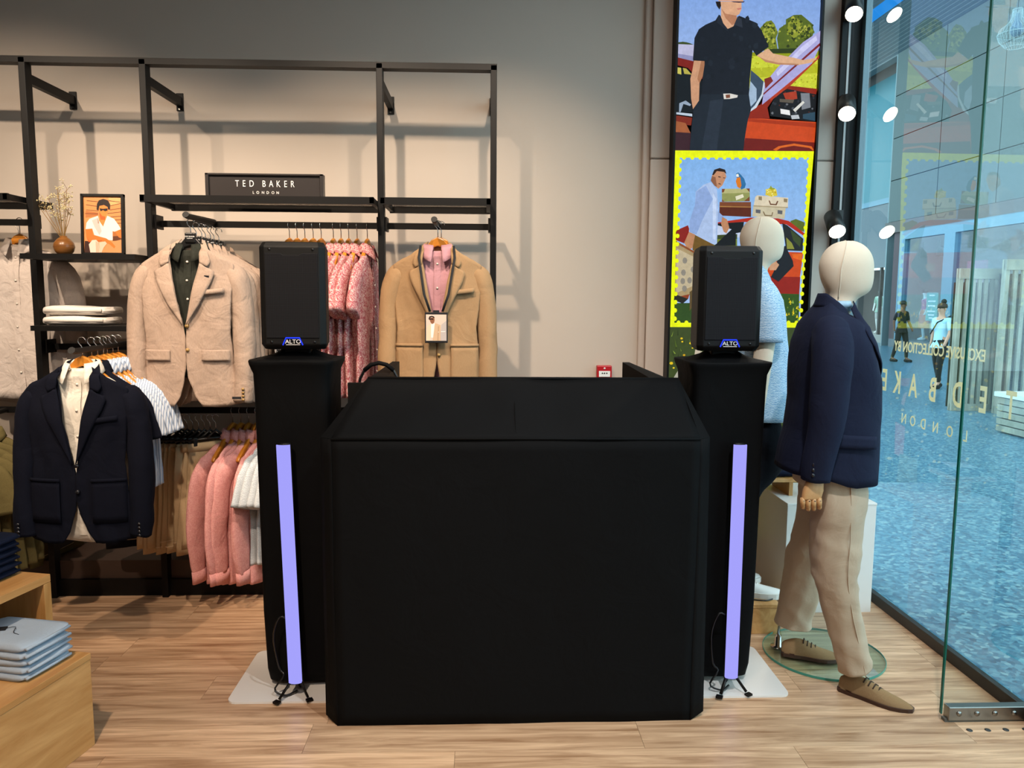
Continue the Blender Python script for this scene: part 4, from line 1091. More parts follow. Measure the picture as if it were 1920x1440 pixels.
# ---- lower rail: shorts, pink shirts, seersucker shirts
def shorts(label, loc, rz, mat, seed, group, L=.52, w=.15, name='shorts', cat='shorts'):
    t = thing(name, label, cat, loc, rz, group); rs = random.Random(seed); ph = rs.uniform(0, 6); R = []
    for i in range(18):
        u = i/17; z = -.0-L*u; ww = interp([(0, w), (.3, w*1.12), (1, w*1.3)], u)[0]; dd = interp([(0, .010), (.4, .020), (1, .024)], u)[0]
        R.append([(ww*cos(2*pi*j/24)+.01*sin(u*3+ph), dd*sin(2*pi*j/24)*(1+.4*u*sin(6*pi*j/24+ph))+.008*u*sin(ph+u*3), z+(.015*cos(2*pi*j/24) if i == 17 else 0)) for j in range(24)])
    MB().loft(R).wrinkle(.003, 12, seed).build('leg_cloth', mat, t)
    MB().loft([[(w*1.02*cos(2*pi*j/20), .013*sin(2*pi*j/20), z) for j in range(20)] for z in (.012, -.03)]).build('waistband', mat, t)
    MB().loft([[(w*1.285*cos(2*pi*j/24), .026*sin(2*pi*j/24), -L*.93+z+.013*cos(2*pi*j/24)) for j in range(24)] for z in (.001, -.0015)], False).build('hem_stitch', GOLDL, t)
    return t
for k in range(9):
    x = -1.655+k*.031
    shorts('beige chino shorts on a clip hanger, %s from the left on the lower rail' % ORD[k], (x, 4.06-.003*k, .835), pi/2-.75-.06*(k % 3), CHINO, 100+k, 'beige shorts on the lower rail', L=.52+.03*(k % 2))
    put_hanger('clip', (x, 4.06-.003*k, .875), pi/2-.75-.06*(k % 3), 'black clip hanger of the %s beige shorts from the left' % ORD[k], 'clip hangers on the lower rail')
for k in range(6):
    x = -1.345+k*.042
    shirt('shirt', 'pink long-sleeved linen shirt on the lower rail, %s from the left' % ORD[k], 'shirt', (x, 4.12, .868), pi/2-.34+.10*((k*2) % 3-1), PINKL, .76, 1.0+.04*(k % 2), .42, 'long', 110+k, 'pink linen shirts on the lower rail', btn=BUTTONW, sl_out=.02)
    put_hanger('wood', (x, 4.12, .893), pi/2-.28, 'wooden hanger of the %s pink linen shirt from the left' % ORD[k], 'hangers of the pink linen shirts')
for k in range(4):
    x = -1.145+k*.036
    shirt('shirt', 'grey seersucker shirt on the lower rail, %s from the left' % ORD[k], 'shirt', (x, 4.12, .868), pi/2-.26, SEER, .66, 1.0, .42, 'short', 120+k, 'grey seersucker shirts on the lower rail', sl_out=.03)
    put_hanger('wood', (x, 4.12, .893), pi/2-.26, 'wooden hanger of the %s grey seersucker shirt from the left' % ORD[k], 'hangers of the seersucker shirts')
# ---- navy trousers hanging under the striped shirts
for k in range(3):
    shorts('folded navy trousers hanging below the striped shirts, %s from the front' % ORD[k], (-1.84+.012*k, 3.98+.05*k, 0.90), 0, NAVY, 130+k, 'navy trousers under the lower arm', L=.60, w=.105, name='trousers', cat='trousers')
for k in range(3):
    shorts('olive trousers hanging behind the olive overshirts, %s from the left' % ORD[k], (-2.44+.05*k, 4.18, .80), pi/2-.3, OLIVE, 140+k, 'olive trousers at far left', L=.62, w=.14, name='trousers', cat='trousers')

# ================================================================== BOOTH, SPEAKERS, TUBES
bt = thing('dj_booth', 'wide black fabric-covered booth standing in the middle of the shop floor', 'booth', (0.12, 2.95, 0))
bo = lambda o: setattr(o, 'location', (-0.12, -2.95, 0))
def quadgrid(a, b, c, d, nu, nv, sag=0.0, seed=0, amp=0.0):
    a, b, c, d = map(Vector, (a, b, c, d))
    m = MB().grid(lambda u, v: (a.lerp(b, u)).lerp(d.lerp(c, u), v), nu, nv)
    n = (b-a).cross(d-a).normalized()
    for i, p in enumerate(m.v):
        q = Vector(p)
        k = mnoise.noise(Vector((q.x*5+seed, q.y*5, q.z*2.5)))*amp
        m.v[i] = tuple(q+n*k)
    return m
zF, zR = 1.09, 1.282
A0, A1 = (-0.598, 2.80, zF), (0.842, 2.80, zF)          # side corners
B0, B1 = (-0.555, 2.765, zF), (0.798, 2.765, zF)        # front corners
G0, G1, K0, K1 = (-0.545, 2.748, .0), (0.79, 2.756, .0), (-0.598, 2.795, .02), (0.848, 2.785, .02)
R0, R1 = (-0.463, 3.06, zR), (0.785, 3.06, zR)
T0, T1 = (-0.545, 3.44, 1.12), (0.80, 3.44, 1.12)
S0, S1 = (-0.59, 3.44, 0.0), (0.815, 3.44, 0.0)
mid = (0.12, 2.748, .012)
for nm, m in (('front_cloth', quadgrid(G0, G1, B1, B0, 40, 24, amp=.004, seed=1)),
              ('corner_cloth', quadgrid(K0, G0, B0, A0, 3, 16, amp=.003, seed=2)), ('corner_cloth', quadgrid(G1, K1, A1, B1, 3, 16, amp=.003, seed=3)),
              ('slope_cloth', quadgrid(B0, B1, R1, R0, 40, 12, amp=.010, seed=4)),
              ('side_cloth', quadgrid(S0, K0, A0, (-0.59, 3.44, zF), 12, 16, amp=.004, seed=5)), ('side_cloth', quadgrid(K1, S1, (0.815, 3.44, zF), A1, 12, 16, amp=.004, seed=6)),
              ('side_cloth', MB().add([A0, B0, R0, T0, (-0.59, 3.44, zF)], [(0, 1, 2), (0, 2, 3, 4)])), ('side_cloth', MB().add([A1, B1, R1, T1, (0.815, 3.44, zF)], [(1, 0, 2), (2, 0, 4, 3)]))):
    bo(m.build(nm, BLKFAB, bt, nm not in ('side_cloth',), solid=0.003))
bo(MB().tube([Vector(B0)+Vector((0, -.002, 0)), (0.12, 2.761, zF+.002), Vector(B1)+Vector((0, -.002, 0))], .004, 8).build('edge_seam', BLKFAB, bt))
bo(MB().tube([R0, (0.118, 3.06, zR+.001), R1], .006, 8).build('edge_seam', BLKFAB, bt))
bo(MB().tube([(0.118, 2.765, zF), (0.118, 2.91, zF+.1), (0.118, 3.06, zR)], .002, 6).build('centre_seam', BLKFAB, bt))
bo(MB().b2(-0.54, 0.79, 3.065, 3.44, 1.085, 1.12).build('worktop', BLACK, bt, False))
bo(MB().b2(-0.545, 0.795, 3.07, 3.09, 1.1, 1.262).build('support_bar', BLACK, bt, False))
for s, x0, x1 in ((-1, -0.49, -0.40), (1, 0.80, 0.64)):
    m = MB().add([(x0, 3.10, 1.26), (x1, 3.36, 1.325), (x1-s*.03, 3.36, 1.325), (x0-s*.075, 3.10, 1.255), (x0, 3.10, 1.12), (x1, 3.36, 1.12), (x1-s*.03, 3.36, 1.12), (x0-s*.075, 3.10, 1.12)],
                 [(0, 1, 2, 3), (4, 7, 6, 5), (0, 4, 5, 1), (1, 5, 6, 2), (2, 6, 7, 3), (3, 7, 4, 0)])
    bo(m.build('side_wing', BLACK, bt, False))
# headphones on the worktop
hp = thing('headphones', 'black over-ear headphones standing on the booth worktop', 'headphones', (-0.50+.06, 3.22, 1.12))
arc = [(.085*cos(a), 0, .105+.105*sin(a)) for a in [radians(-25+k*23) for k in range(11)]]
MB().tube(arc, [(.012, .006)]*11, 8, ref=(0, 1, 0)).build('headband', HANGB, hp)
MB().tube(arc[3:8], [(.014, .009)]*5, 8, ref=(0, 1, 0)).build('headband_pad', BLKFAB, hp)
for s in (-1, 1):
    MB().tube([(s*.082, 0, .048), (s*.052, 0, .046)], [.040, .037], 18).build('ear_cup', HANGB, hp)
    MB().tube([(s*.052, 0, .046), (s*.034, 0, .046)], [.040, .034], 18).build('ear_pad', BLKFAB, hp)

LILAC = emit('lilac_led', (0.36, 0.345, 0.93), 1.05)
LEDB = emit('blue_led', (0.02, 0.05, 1.0), 1.4)
GRILLE = pbr('speaker_grille', '#0b0b0c', 0.75, 0.0, spec=.12)
nt = GRILLE.node_tree; N, L = nt.nodes.new, nt.links.new; b = nt.nodes['Principled BSDF']
vo = N('ShaderNodeTexVoronoi'); vo.inputs['Scale'].default_value = 150; vo.inputs['Randomness'].default_value = 0.0
tc = N('ShaderNodeTexCoord'); L(tc.outputs['Object'], vo.inputs['Vector'])
ra = N('ShaderNodeValToRGB'); ra.color_ramp.elements[0].position = .3; ra.color_ramp.elements[0].color = (0.0008, .0008, .001, 1); ra.color_ramp.elements[1].position = .6; ra.color_ramp.elements[1].color = (.012, .012, .014, 1)
L(vo.outputs['Distance'], ra.inputs['Fac']); L(ra.outputs['Color'], b.inputs['Base Color'])
SPK = pbr('speaker_polypropylene', '#0a0a0a', 0.6, spec=.25, bump=.2, bscale=500)
def speaker_set(side, cx, lblcol, lblspk, lbltube, lblplate, tx, tilt):
    # white floor plate
    p = thing('base_plate', lblplate, 'base plate', (cx-side*-.0, 3.14, 0))
    cr = []
    for (x, y, a0) in ((.225, .19, 0), (-.225, .19, 90), (-.225, -.19, 180), (.225, -.19, 270)):
        cr += [(x+.035*cos(radians(a0+k*22.5)), y+.035*sin(radians(a0+k*22.5))) for k in range(5)]
    n = len(cr)
    MB().add([(x, y, 0.0) for x, y in cr]+[(x, y, .008) for x, y in cr], [tuple(range(n)), tuple(range(n, 2*n))]+[(i, (i+1) % n, (i+1) % n+n, i+n) for i in range(n)]).build('plate', WHITE, p, False)
    MB().box((0, .0, .02), (.10, .10, .024)).build('socket', WHITE, p, False, bevel=.004)
    # draped column
    c = thing('speaker_column', lblcol, 'speaker stand', (cx, 3.16, .032))
    R = []
    for z, w, d, e in ((0.0, .128, .128, 6), (.05, .135, .135, 7), (.3, .143, .143, 8), (.8, .147, .147, 8), (1.2, .150, .150, 8), (1.27, .153, .153, 8), (1.305, .166, .163, 8), (1.318, .170, .168, 7), (1.322, .168, .166, 7)):
        R.append(ell(0, 0, z, w, d, 48, 0, e))
    m = MB().loft(R); m.wrinkle(.004, 9, 5+side, zs=.3); m.build('drape', BLKFAB, c)
    R = [ell(0, 0, 1.318, .168, .166, 40, 0, 7), ell(0, 0, 1.323, .14, .14, 40, 0, 5), ell(0, 0, 1.345, .085, .085, 40, 0, 3), ell(0, 0, 1.362, .06, .06, 40, 0, 2)]
    MB().loft(R).wrinkle(.004, 14, 9).build('drape_top', BLKFAB, c)
    MB().tube([(0, 0, 1.345), (0, 0, 1.366)], .022, 12).build('pole', BLACK, c)
    # loudspeaker
    s = thing('loudspeaker', lblspk, 'loudspeaker', (cx-side*.0-.012*side, 3.13, 1.398), -.03*side)
    W2, D2, Hh = .126, .12, .415
    poly = [(-W2+.022, -D2), (W2-.022, -D2), (W2, -D2+.022), (W2*.80, D2*.9), (W2*.62, D2), (-W2*.62, D2), (-W2*.80, D2*.9), (-W2, -D2+.022)]
    def ring(z, k=0.0, kk=1.0): return [(x*kk, y*kk if y > 0 else y+k, z) for x, y in poly]
    MB().loft([ring(0, .02, .93), ring(.02), ring(Hh-.02), ring(Hh, .02, .93)]).build('cabinet', SPK, s, False, bevel=.004)
    MB().prism([(-W2+.026, .045), (W2-.026, .045), (W2-.026, Hh-.045), (.04, Hh-.045), (.03, Hh-.052), (-.03, Hh-.052), (-.04, Hh-.045), (-W2+.026, Hh-.045)], -D2-.004, -D2+.004).build('grille', GRILLE, s, False, bevel=.002)
    for zz in (.03, Hh-.03):
        for xx in (-1, 1):
            MB().tube([(xx*.082, -D2+.002, zz), (xx*.082, -D2-.002, zz)], .005, 10).build('screw', HANGB, s)
    fr = [(-.038, .018), (-.026, .046), (.026, .046), (.038, .018)]
    MB().tube([(x, -D2-.006, z) for x, z in fr], .0026, 6).build('logo_light', LEDB, s)
    text('logo', 'ALTO', .0225, INKW, s, basis((1, 0, 0), (0, 0, 1), (0, -1, 0), Vector((.001, -D2-.006, .031))), 1.0, .0004, 1.05)
    MB().b2(-.026, .028, -D2-.0065, -D2-.0055, .0185, .0205).build('logo_underline', INKW, s, False)
    MB().b2(-.05, .05, -.04, .04, -.034, .0).build('pole_mount', SPK, s, False, bevel=.006)
    # light tube on folding legs
    t = thing('light_tube', lbltube, 'light tube', (tx, 2.955, 0.008))
    dx = tilt
    MB().tube([(0, .012, .055), (dx, .012, 1.03)], [(.019, .029), (.019, .029)], 10, ref=(0, 1, 0)).build('housing', BLACK, t)
    w = .0255
    m = MB()
    prof = [(-w, .010), (-w, -.006), (-w*.55, -.014), (0, -.017), (w*.55, -.014), (w, -.006), (w, .010)]
    m.loft([[(x, y, .06) for x, y in prof], [(x+dx, y, 1.025) for x, y in prof]]); m.build('diffuser', LILAC, t, False)
    for s2, yy in ((-1, -.045), (1, -.03)):
        MB().tube([(s2*.01, .012, .075), (s2*.055, yy, .012)], [(.004, .007)]*2, 8).build('leg', BLACK, t)
        MB().box((s2*.062, yy-.006, .004), (.026, .02, .008), rz=s2*.5).build('foot', BLACK, t, False)
    MB().tube([(0, .012, .075), (0, .07, .006)], [(.004, .007)]*2, 8).build('leg', BLACK, t)
    # mains cable from the tube
    cbl = MB().tube(curve_pts([(tx-.03, 2.965, .33), (tx-.06, 2.96, .335), (tx-.085, 2.965, .25), (tx-.07, 2.98, .12), (tx-.05, 2.97, .09), (tx-.085, 2.96, .035), (tx-.04, 2.945, .018), (tx+.0, 2.98, .02)], 24), .004, 6).build('power_cable', HANGB, None)
    tag(cbl, 'black power cable looping beside the light tube on the %s' % ('left' if side < 0 else 'right'), 'cable')
speaker_set(-1, -0.757, 'black draped speaker column left of the booth', 'black loudspeaker left of the booth, in front of the linen blazers', 'lilac light tube leaning left of the booth', 'white rounded floor plate under the left speaker column', -0.752, -.024)
speaker_set(1, 0.987, 'black draped speaker column right of the booth by the light box', 'black loudspeaker right of the booth, in front of the light box', 'lilac light tube standing right of the booth', 'white rounded floor plate under the right speaker column', 1.012, 0.0)

# ================================================================== MANNEQUINS
CALICO = fabric('calico_head', '#cfc0ab', 0.06, 600, 0.15, 0.95, 0.05, 3)
WHAND = wood('hand_beech', '#b5814f', '#c99a68', (20, 20, 6), 0.45)
SUEDE = fabric('taupe_suede', '#8c7050', 0.12, 300, 0.15, 0.97, 0.15, 20)
SOLE = pbr('leather_sole', '#3a2014', 0.45)
LACE = pbr('dark_lace', '#3c2c20', 0.9)
CHINO2 = fabric('stone_chino', '#b29c84', 0.06, 480, 0.15, 0.75, 0.6, 6, 0.2, 0.3)
SHIRTB = fabric('pale_blue_cotton', '#9db8cc', 0.08)
SEERB = pattern('blue_seersucker', '#6f93b2', '#b2c4d0', 42, 'seer', 0.5)
BLKTR = fabric('black_trouser', '#0c0d12', 0.2)
WLEATH = pbr('white_leather', '#dedad4', 0.45)
def prof_loft(tab, yc, n=36, e=2.3, wr=(.004, 9, 1), steps=22):
    """tab: (z, x_back, x_front, half_width)"""
    zs = [t[0] for t in tab]; R = []
    for i in range(steps+1):
        z = lerp(max(zs), min(zs), i/steps); b, f, h = interp([(t[0], t[1], t[2], t[3]) for t in tab], z)
        R.append(ell((b+f)/2, yc, z, (f-b)/2, h, n, 0, e))
    m = MB().loft(R)
    if wr: m.wrinkle(*wr, zs=.6)
    return m
def mannequin_head(parent, dx, dy, dz, off):
    tab = []
    for th in (88, 80, 70, 58, 45, 32, 20, 9):
        c_ = cos(radians(th))**.86; tab.append((1.734+.104*sin(radians(th)), 1.4435-.1055*c_, 1.4435+.1055*c_, .081*c_))
    tab += [(1.734, 1.338, 1.549, .081), (1.69, 1.345, 1.552, .079), (1.655, 1.362, 1.547, .072), (1.632, 1.376, 1.535, .064), (1.618, 1.378, 1.505, .056), (1.60, 1.376, 1.475, .054), (1.53, 1.365, 1.470, .06)]
    R = [ell((b+f)/2+dx, dy, z+dz, (f-b)/2, h, 36, 0, 2.15) for z, b, f, h in tab]
    MB().loft(R).build('head', CALICO, parent, True, sub=1).location = off
    for s in (-1, 1):
        seam = [(1.435, .0), (1.425, .034), (1.412, .058), (1.398, .0735), (1.390, .0745), (1.392, .067), (1.395, .052)]
        zz = [1.8385, 1.828, 1.806, 1.765, 1.72, 1.66, 1.61]
        pts = [(x+dx, s*h*.985+dy, z+dz) for (x, h), z in zip(seam, zz)]
        MB().tube(curve_pts(pts, 26), .0022, 6).build('head_seam', CALICO, parent).location = off
        pts = [(1.462+dx, s*.0+dy, 1.8375+dz), (1.480+dx, s*.026+dy, 1.827+dz), (1.506+dx, s*.045+dy, 1.795+dz), (1.522+dx, s*.051+dy, 1.73+dz), (1.521+dx, s*.048+dy, 1.665+dz), (1.508+dx, s*.040+dy, 1.628+dz)]
        MB().tube(curve_pts(pts, 22), .0016, 6).build('head_seam', CALICO, parent).location = off
    MB().loft([ell(1.426+dx, dy, z+dz, .0535, .057, 30) for z in (1.603, 1.600)]).build('neck_seam', CALICO, parent).location = off
def shoe(parent, heel, toe, z0, mat, off, sole_m, lace_m, sneaker=False, name='shoe'):
    h, t = Vector((*heel, z0)), Vector((*toe, z0)); L = (t-h).length; ang = atan2(t.y-h.y, t.x-h.x)
    M3 = Matrix.Translation(h) @ Matrix.Rotation(ang, 4, 'Z'); k = L/.285
    if sneaker: prof = [(0, .022, .05), (.012, .033, .066), (.05, .037, .078), (.09, .038, .082), (.13, .043, .070), (.17, .048, .056), (.21, .050, .047), (.25, .045, .040), (.275, .032, .034), (.285, .016, .026)]
    else: prof = [(0, .020, .05), (.010, .030, .062), (.05, .035, .078), (.09, .036, .084), (.13, .041, .066), (.17, .046, .050), (.21, .046, .040), (.245, .036, .032), (.272, .020, .024), (.285, .008, .016)]
    so = .026 if sneaker else .014
    R = []
    for x, w, hh in prof:
        ring = []
        for j in range(16):
            a = 2*pi*j/16; c, s = cos(a), sin(a)
            z = so*.7+(hh-so*.7)*(max(0, s)**.8) if s > 0 else so*.7
            ring.append(M3 @ Vector((x*k, w*c*(1 if s <= 0 else (1-.25*s)), z)))
        R.append(ring)
    sh_ = MB().loft(R).build(name, mat, parent, True, sub=1); sh_.location = off
    ol = [(x*k, w+.004) for x, w, _ in prof]
    poly = [(x, y) for x, y in ol]+[(x, -y) for x, y in reversed(ol)]
    n = len(poly); zt = so
    m = MB().add([M3 @ Vector((x, y, 0.0)) for x, y in poly]+[M3 @ Vector((x, y, zt)) for x, y in poly], [tuple(reversed(range(n))), tuple(range(n, 2*n))]+[(i, (i+1) % n, (i+1) % n+n, i+n) for i in range(n)])
    m.build('sole', sole_m, sh_, False)
    if not sneaker:
        pb = [(0, .024), (.06*k, .036), (.06*k, -.036), (0, -.024)]
        MB().add([M3 @ Vector((x, y, -.0)) for x, y in pb]+[M3 @ Vector((x, y, .018)) for x, y in pb], [(3, 2, 1, 0), (4, 5, 6, 7)]+[(i, (i+1) % 4, (i+1) % 4+4, i+4) for i in range(4)]).build('heel', sole_m, sh_, False)
    for q in range(4):
        x = (.105+.018*q)*k; hh = interp([(a, c) for a, b, c in prof], x/k)[0]
        pts = [M3 @ Vector((x-.004, -.022, hh-.010)), M3 @ Vector((x, 0, hh+.004)), M3 @ Vector((x+.004, .022, hh-.010))]
        MB().tube(pts, .0028, 6).build('lace', lace_m, sh_)
    return sh_

mq = thing('mannequin', 'fabric-headed mannequin in a navy blazer, stone chinos and suede shoes by the window', 'mannequin', (1.43, 3.05, 0.0))
off = Vector((-1.43, -3.05, 0))
mannequin_head(mq, 0, 3.05, 0, off)
MB().loft([ell(1.417, 3.05, z, r*.9, r, 30) for z, r in ((1.575, .064), (1.60, .062), (1.598, .058), (1.56, .06))]).build('shirt_collar', SHIRTB, mq).location = off
tab = [(1.625, 1.352, 1.445, .062), (1.575, 1.325, 1.468, .085), (1.54, 1.300, 1.480, .135), (1.50, 1.280, 1.500, .180), (1.43, 1.262, 1.530, .198), (1.35, 1.256, 1.558, .20), (1.29, 1.255, 1.575, .198), (1.20, 1.256, 1.580, .192), (1.09, 1.244, 1.582, .196), (.98, 1.222, 1.584, .205), (.918, 1.214, 1.582, .21)]
bz = prof_loft(tab, 3.05, 48, 2.5, (.005, 8, 3), 30)
for i, p in enumerate(bz.v):     # cut-away hem: lower in front of the side seam, higher at the back vent
    if p[2] < 1.0:
        k = (1.0-p[2])/.08; bz.v[i] = (p[0], p[1], p[2]-.035*k*max(0, min(1, (p[0]-1.30)/.12))+.0*k)
for i, p in enumerate(bz.v):     # neckline falls towards the chest
    if p[2] > 1.53:
        bz.v[i] = (p[0], p[1], p[2]-(p[2]-1.53)*.75*max(0, min(1, (p[0]-1.36)/.07)))
blz = bz.build('blazer', NAVYB, mq); blz.location = off
SL = curve_pts([(1.340, 2.945, 1.505), (1.328, 2.895, 1.465), (1.318, 2.855, 1.39), (1.308, 2.838, 1.26), (1.297, 2.836, 1.12), (1.280, 2.842, 1.00), (1.272, 2.848, .915)], 22)
rr = [interp([(0, .05), (.1, .068), (.25, .076), (.5, .072), (.8, .060), (1, .052)], k/21)[0] for k in range(22)]
m = MB().tube(SL, rr, 24, ref=(1, 0, 0)); m.wrinkle(.006, 9, 4, zs=.7)
slv = m.build('sleeve', NAVYB, blz)
SL2 = [(x+.075, 6.08-y, z) for x, y, z in SL]
MB().tube(SL2, rr, 20, ref=(1, 0, 0)).wrinkle(.006, 9, 6).build('sleeve', NAVYB, blz)
for k in range(3):
    MB().tube([(1.245-.001*k, 2.806, .985-.02*k), (1.244-.001*k, 2.800, .985-.02*k)], .007, 10).build('cuff_button', BUTTOND, slv)
def on_front(z, a):
    b, f, h = interp([(t[0], t[1], t[2], t[3]) for t in tab], z); rx, ry = (f-b)/2, h
    c, s = cos(a), sin(a); e = 2/2.5
    return Vector(((b+f)/2+rx*abs(c)**e*(1 if c > 0 else -1)*1.012, 3.05+ry*abs(s)**e*(1 if s > 0 else -1)*1.012, z))
def lap(u, v):       # near lapel rolls from the collar to the top button
    z = lerp(1.60, 1.285, v); a0 = lerp(-.55, -.06, v); w = .62*sin(pi*min(1, .25+v*.75))
    p = on_front(z, a0-w*u); d = (p-Vector((1.42, 3.05, z))).normalized()
    return p+d*(.008+.006*sin(pi*u))-Vector((0, 0, .03*u*(1-v)))
MB().grid(lap, 8, 20).build('lapel', NAVYB, blz, True, solid=.004)
def clr(u, v):
    a = lerp(-.75, -pi-.2, u); z = 1.535+.082*min(1, u*1.5)
    r = lerp(1.0, 1.28, v); b, f, h = interp([(t[0], t[1], t[2], t[3]) for t in tab], 1.61)
    return Vector(((b+f)/2+(f-b)/2*1.08*r*cos(a), 3.05+h*1.05*r*sin(a), lerp(z+.012, z-.040, v)))
MB().grid(clr, 16, 5).build('collar', NAVYB, blz, True, solid=.005)
MB().grid(lambda u, v: on_front(lerp(1.27, .905, v), -.06-.05*u)+Vector((.004, -.002, 0)), 2, 16).build('front_edge', NAVYB, blz, True, solid=.004)
for z in (1.265, 1.13):
    p = on_front(z, -.10)
    MB().tube([p+Vector((.002, .002, 0)), p+Vector((.008, -.008, 0))], .009, 12).build('button', BUTTOND, blz)
def flap(u, v):
    z = lerp(1.095, 1.045, v)-.012*u; a = lerp(-1.95, -1.12, u); p = on_front(z, a); return p+(p-Vector((1.42, 3.05, z))).normalized()*.013
MB().grid(flap, 10, 3).build('pocket_flap', NAVYB, blz, True, solid=.005)
# trousers
tr = prof_loft([(1.0, 1.29, 1.50, .16), (.92, 1.285, 1.51, .172), (.85, 1.30, 1.513, .178)], 3.06, 32, 2.3, (.003, 8, 2), 8).build('trousers', CHINO2, mq); tr.location = off
def leg(path, rad, seed, nm='trouser_leg'):
    P = curve_pts(path, 70); rr = []
    for k in range(70):
        q = k/69*(len(rad)-1); a = min(int(q), len(rad)-2); rr.append(lerp(rad[a], rad[a+1], q-a))
    m = MB().tube(P, rr, 40, ref=(1, 0, 0)); m.wrinkle(.007, 7, seed, zs=1.2)
    for i, p in enumerate(m.v):      # long drape folds
        c = P[i//40]; d = Vector(p)-c; a = 2*pi*(i % 40)/40
        m.v[i] = tuple(c+d*(1+.035*sin(3*a+seed+p[2]*4)+.022*sin(7*a+p[2]*9+seed)))
    for i, p in enumerate(m.v):      # sharp creases: strongest behind the knee and at the break over the shoe
        q = Vector(p); c = min(P, key=lambda a: (a-q).length); d = q-c; z = p[2]
        r_ = 1-abs(mnoise.noise(Vector((p[0]*7+seed, p[1]*7, z*13+p[0]*9))))*2
        k = .35+.9*math.exp(-((z-.50)/.10)**2)+1.0*math.exp(-((z-.16)/.08)**2)+.6*math.exp(-((z-.82)/.07)**2)
        m.v[i] = tuple(q+d.normalized()*(.0065*k*max(-.6, r_-.45)))
    return m.build(nm, CHINO2, tr), P, rr
_, LP, LR = leg([(1.410, 2.975, .93), (1.414, 2.962, .80), (1.416, 2.955, .68), (1.417, 2.945, .52), (1.445, 2.945, .38), (1.482, 2.945, .25), (1.520, 2.940, .105)], [.105, .104, .100, .086, .076, .069, .066], 3)
leg([(1.43, 3.13, .93), (1.46, 3.17, .80), (1.462, 3.20, .68), (1.435, 3.245, .50), (1.42, 3.27, .34), (1.405, 3.285, .22), (1.400, 3.285, .145)], [.105, .105, .10, .09, .082, .080, .080], 5)
MB().tube([Vector(p)+Vector((.01, -r*1.02, 0)) for p, r in zip(LP, LR)], .0022, 6).build('side_seam', CHINO2, tr)
shoe(mq, (1.478, 2.985), (1.684, 2.79), 0.0, SUEDE, off, SOLE, LACE)
shoe(mq, (1.345, 3.275), (1.590, 3.195), 0.014, SUEDE, off, SOLE, LACE)
# jointed wooden hand
hd = MB().loft([ell(1.272, 2.85, .925, .024, .018, 16), ell(1.268, 2.845, .905, .036, .017, 16, .1, 2.6), ell(1.262, 2.842, .875, .041, .016, 16, .1, 3), ell(1.256, 2.84, .848, .040, .014, 16, .1, 3), ell(1.254, 2.84, .842, .037, .012, 16, .1, 3)]).build('hand', WHAND, mq); hd.location = off
for k in range(4):
    x = 1.222+k*.0215; l = (.030, .037, .036, .031)[k]
    MB().tube([(x, 2.838, .848), (x-.002, 2.832, .848-l*.5), (x+.002, 2.838, .848-l)], [.0098, .0105, .009], 12).build('finger', WHAND, hd)
    MB().tube([(x+.002, 2.838, .848-l+.004), (x+.008, 2.850, .848-l-.010), (x+.012, 2.862, .848-l-.006)], [.0088, .0088, .007], 10).build('finger', WHAND, hd)
    MB().tube([(x, 2.828, .838), (x, 2.824, .838)], .003, 8).build('finger_pin', SOLE, hd)
MB().tube([(1.290, 2.852, .895), (1.303, 2.866, .872), (1.300, 2.874, .845), (1.292, 2.874, .828)], [.012, .0115, .010, .008], 12).build('thumb', WHAND, hd)
# glass disc and rod
DG = glass('disc_glass', (0.88, 0.97, 0.94), 1.5)
MB().lathe([(.262, 0.001), (.262, .011)], 64, (1.545, 3.29, 0)).build('glass_base', DG, mq, False).location = off
MB().loft([[(1.545+r*cos(2*pi*j/64), 3.29+r*sin(2*pi*j/64), z) for j in range(64)] for r, z in ((.2622, .001), (.2622, .011), (.2600, .0112))], False).build('base_edge', pbr('disc_edge', '#3f8f7e', 0.2), mq, False).location = off
MB().lathe([(.032, 0), (.032, .005), (.016, .008), (.014, .05), (.010, .05), (.0075, .06)], 24, (1.357, 3.345, .012)).build('spigot', CHROME, mq).location = off
MB().tube([(1.357, 3.345, .06), (1.362, 3.33, .30)], .007, 12).build('rod', CHROME, mq).location = off

# ---- second mannequin on the oak plinth
m2 = thing('mannequin', 'fabric-headed mannequin in a pale blue seersucker shirt behind the right loudspeaker', 'mannequin', (1.33, 3.74, .148))
off2 = Vector((-1.33, -3.74, -.148))
mannequin_head(m2, -.098, 3.74, .166, off2)
tab2 = [(1.735, 1.262, 1.352, .070), (1.70, 1.235, 1.385, .11), (1.66, 1.212, 1.408, .175), (1.60, 1.205, 1.440, .20), (1.50, 1.20, 1.458, .205), (1.36, 1.205, 1.476, .20), (1.24, 1.215, 1.489, .198), (1.12, 1.21, 1.50, .205), (1.03, 1.205, 1.508, .21)]
sb = prof_loft(tab2, 3.74, 44, 2.3, (.006, 10, 7), 26)
so_ = sb.build('shirt', SEERB, m2); so_.location = off2
MB().grid(lambda u, v: (1.31+lerp(.052, .085, v)*cos(lerp(-.25, -2.2*pi*.9, u)), 3.74+lerp(.062, .085, v)*sin(lerp(-.25, -2.2*pi*.9, u)), 1.735+.03*(1-v)-.035*v), 24, 5).build('collar', SEERB, so_, True, solid=.004)
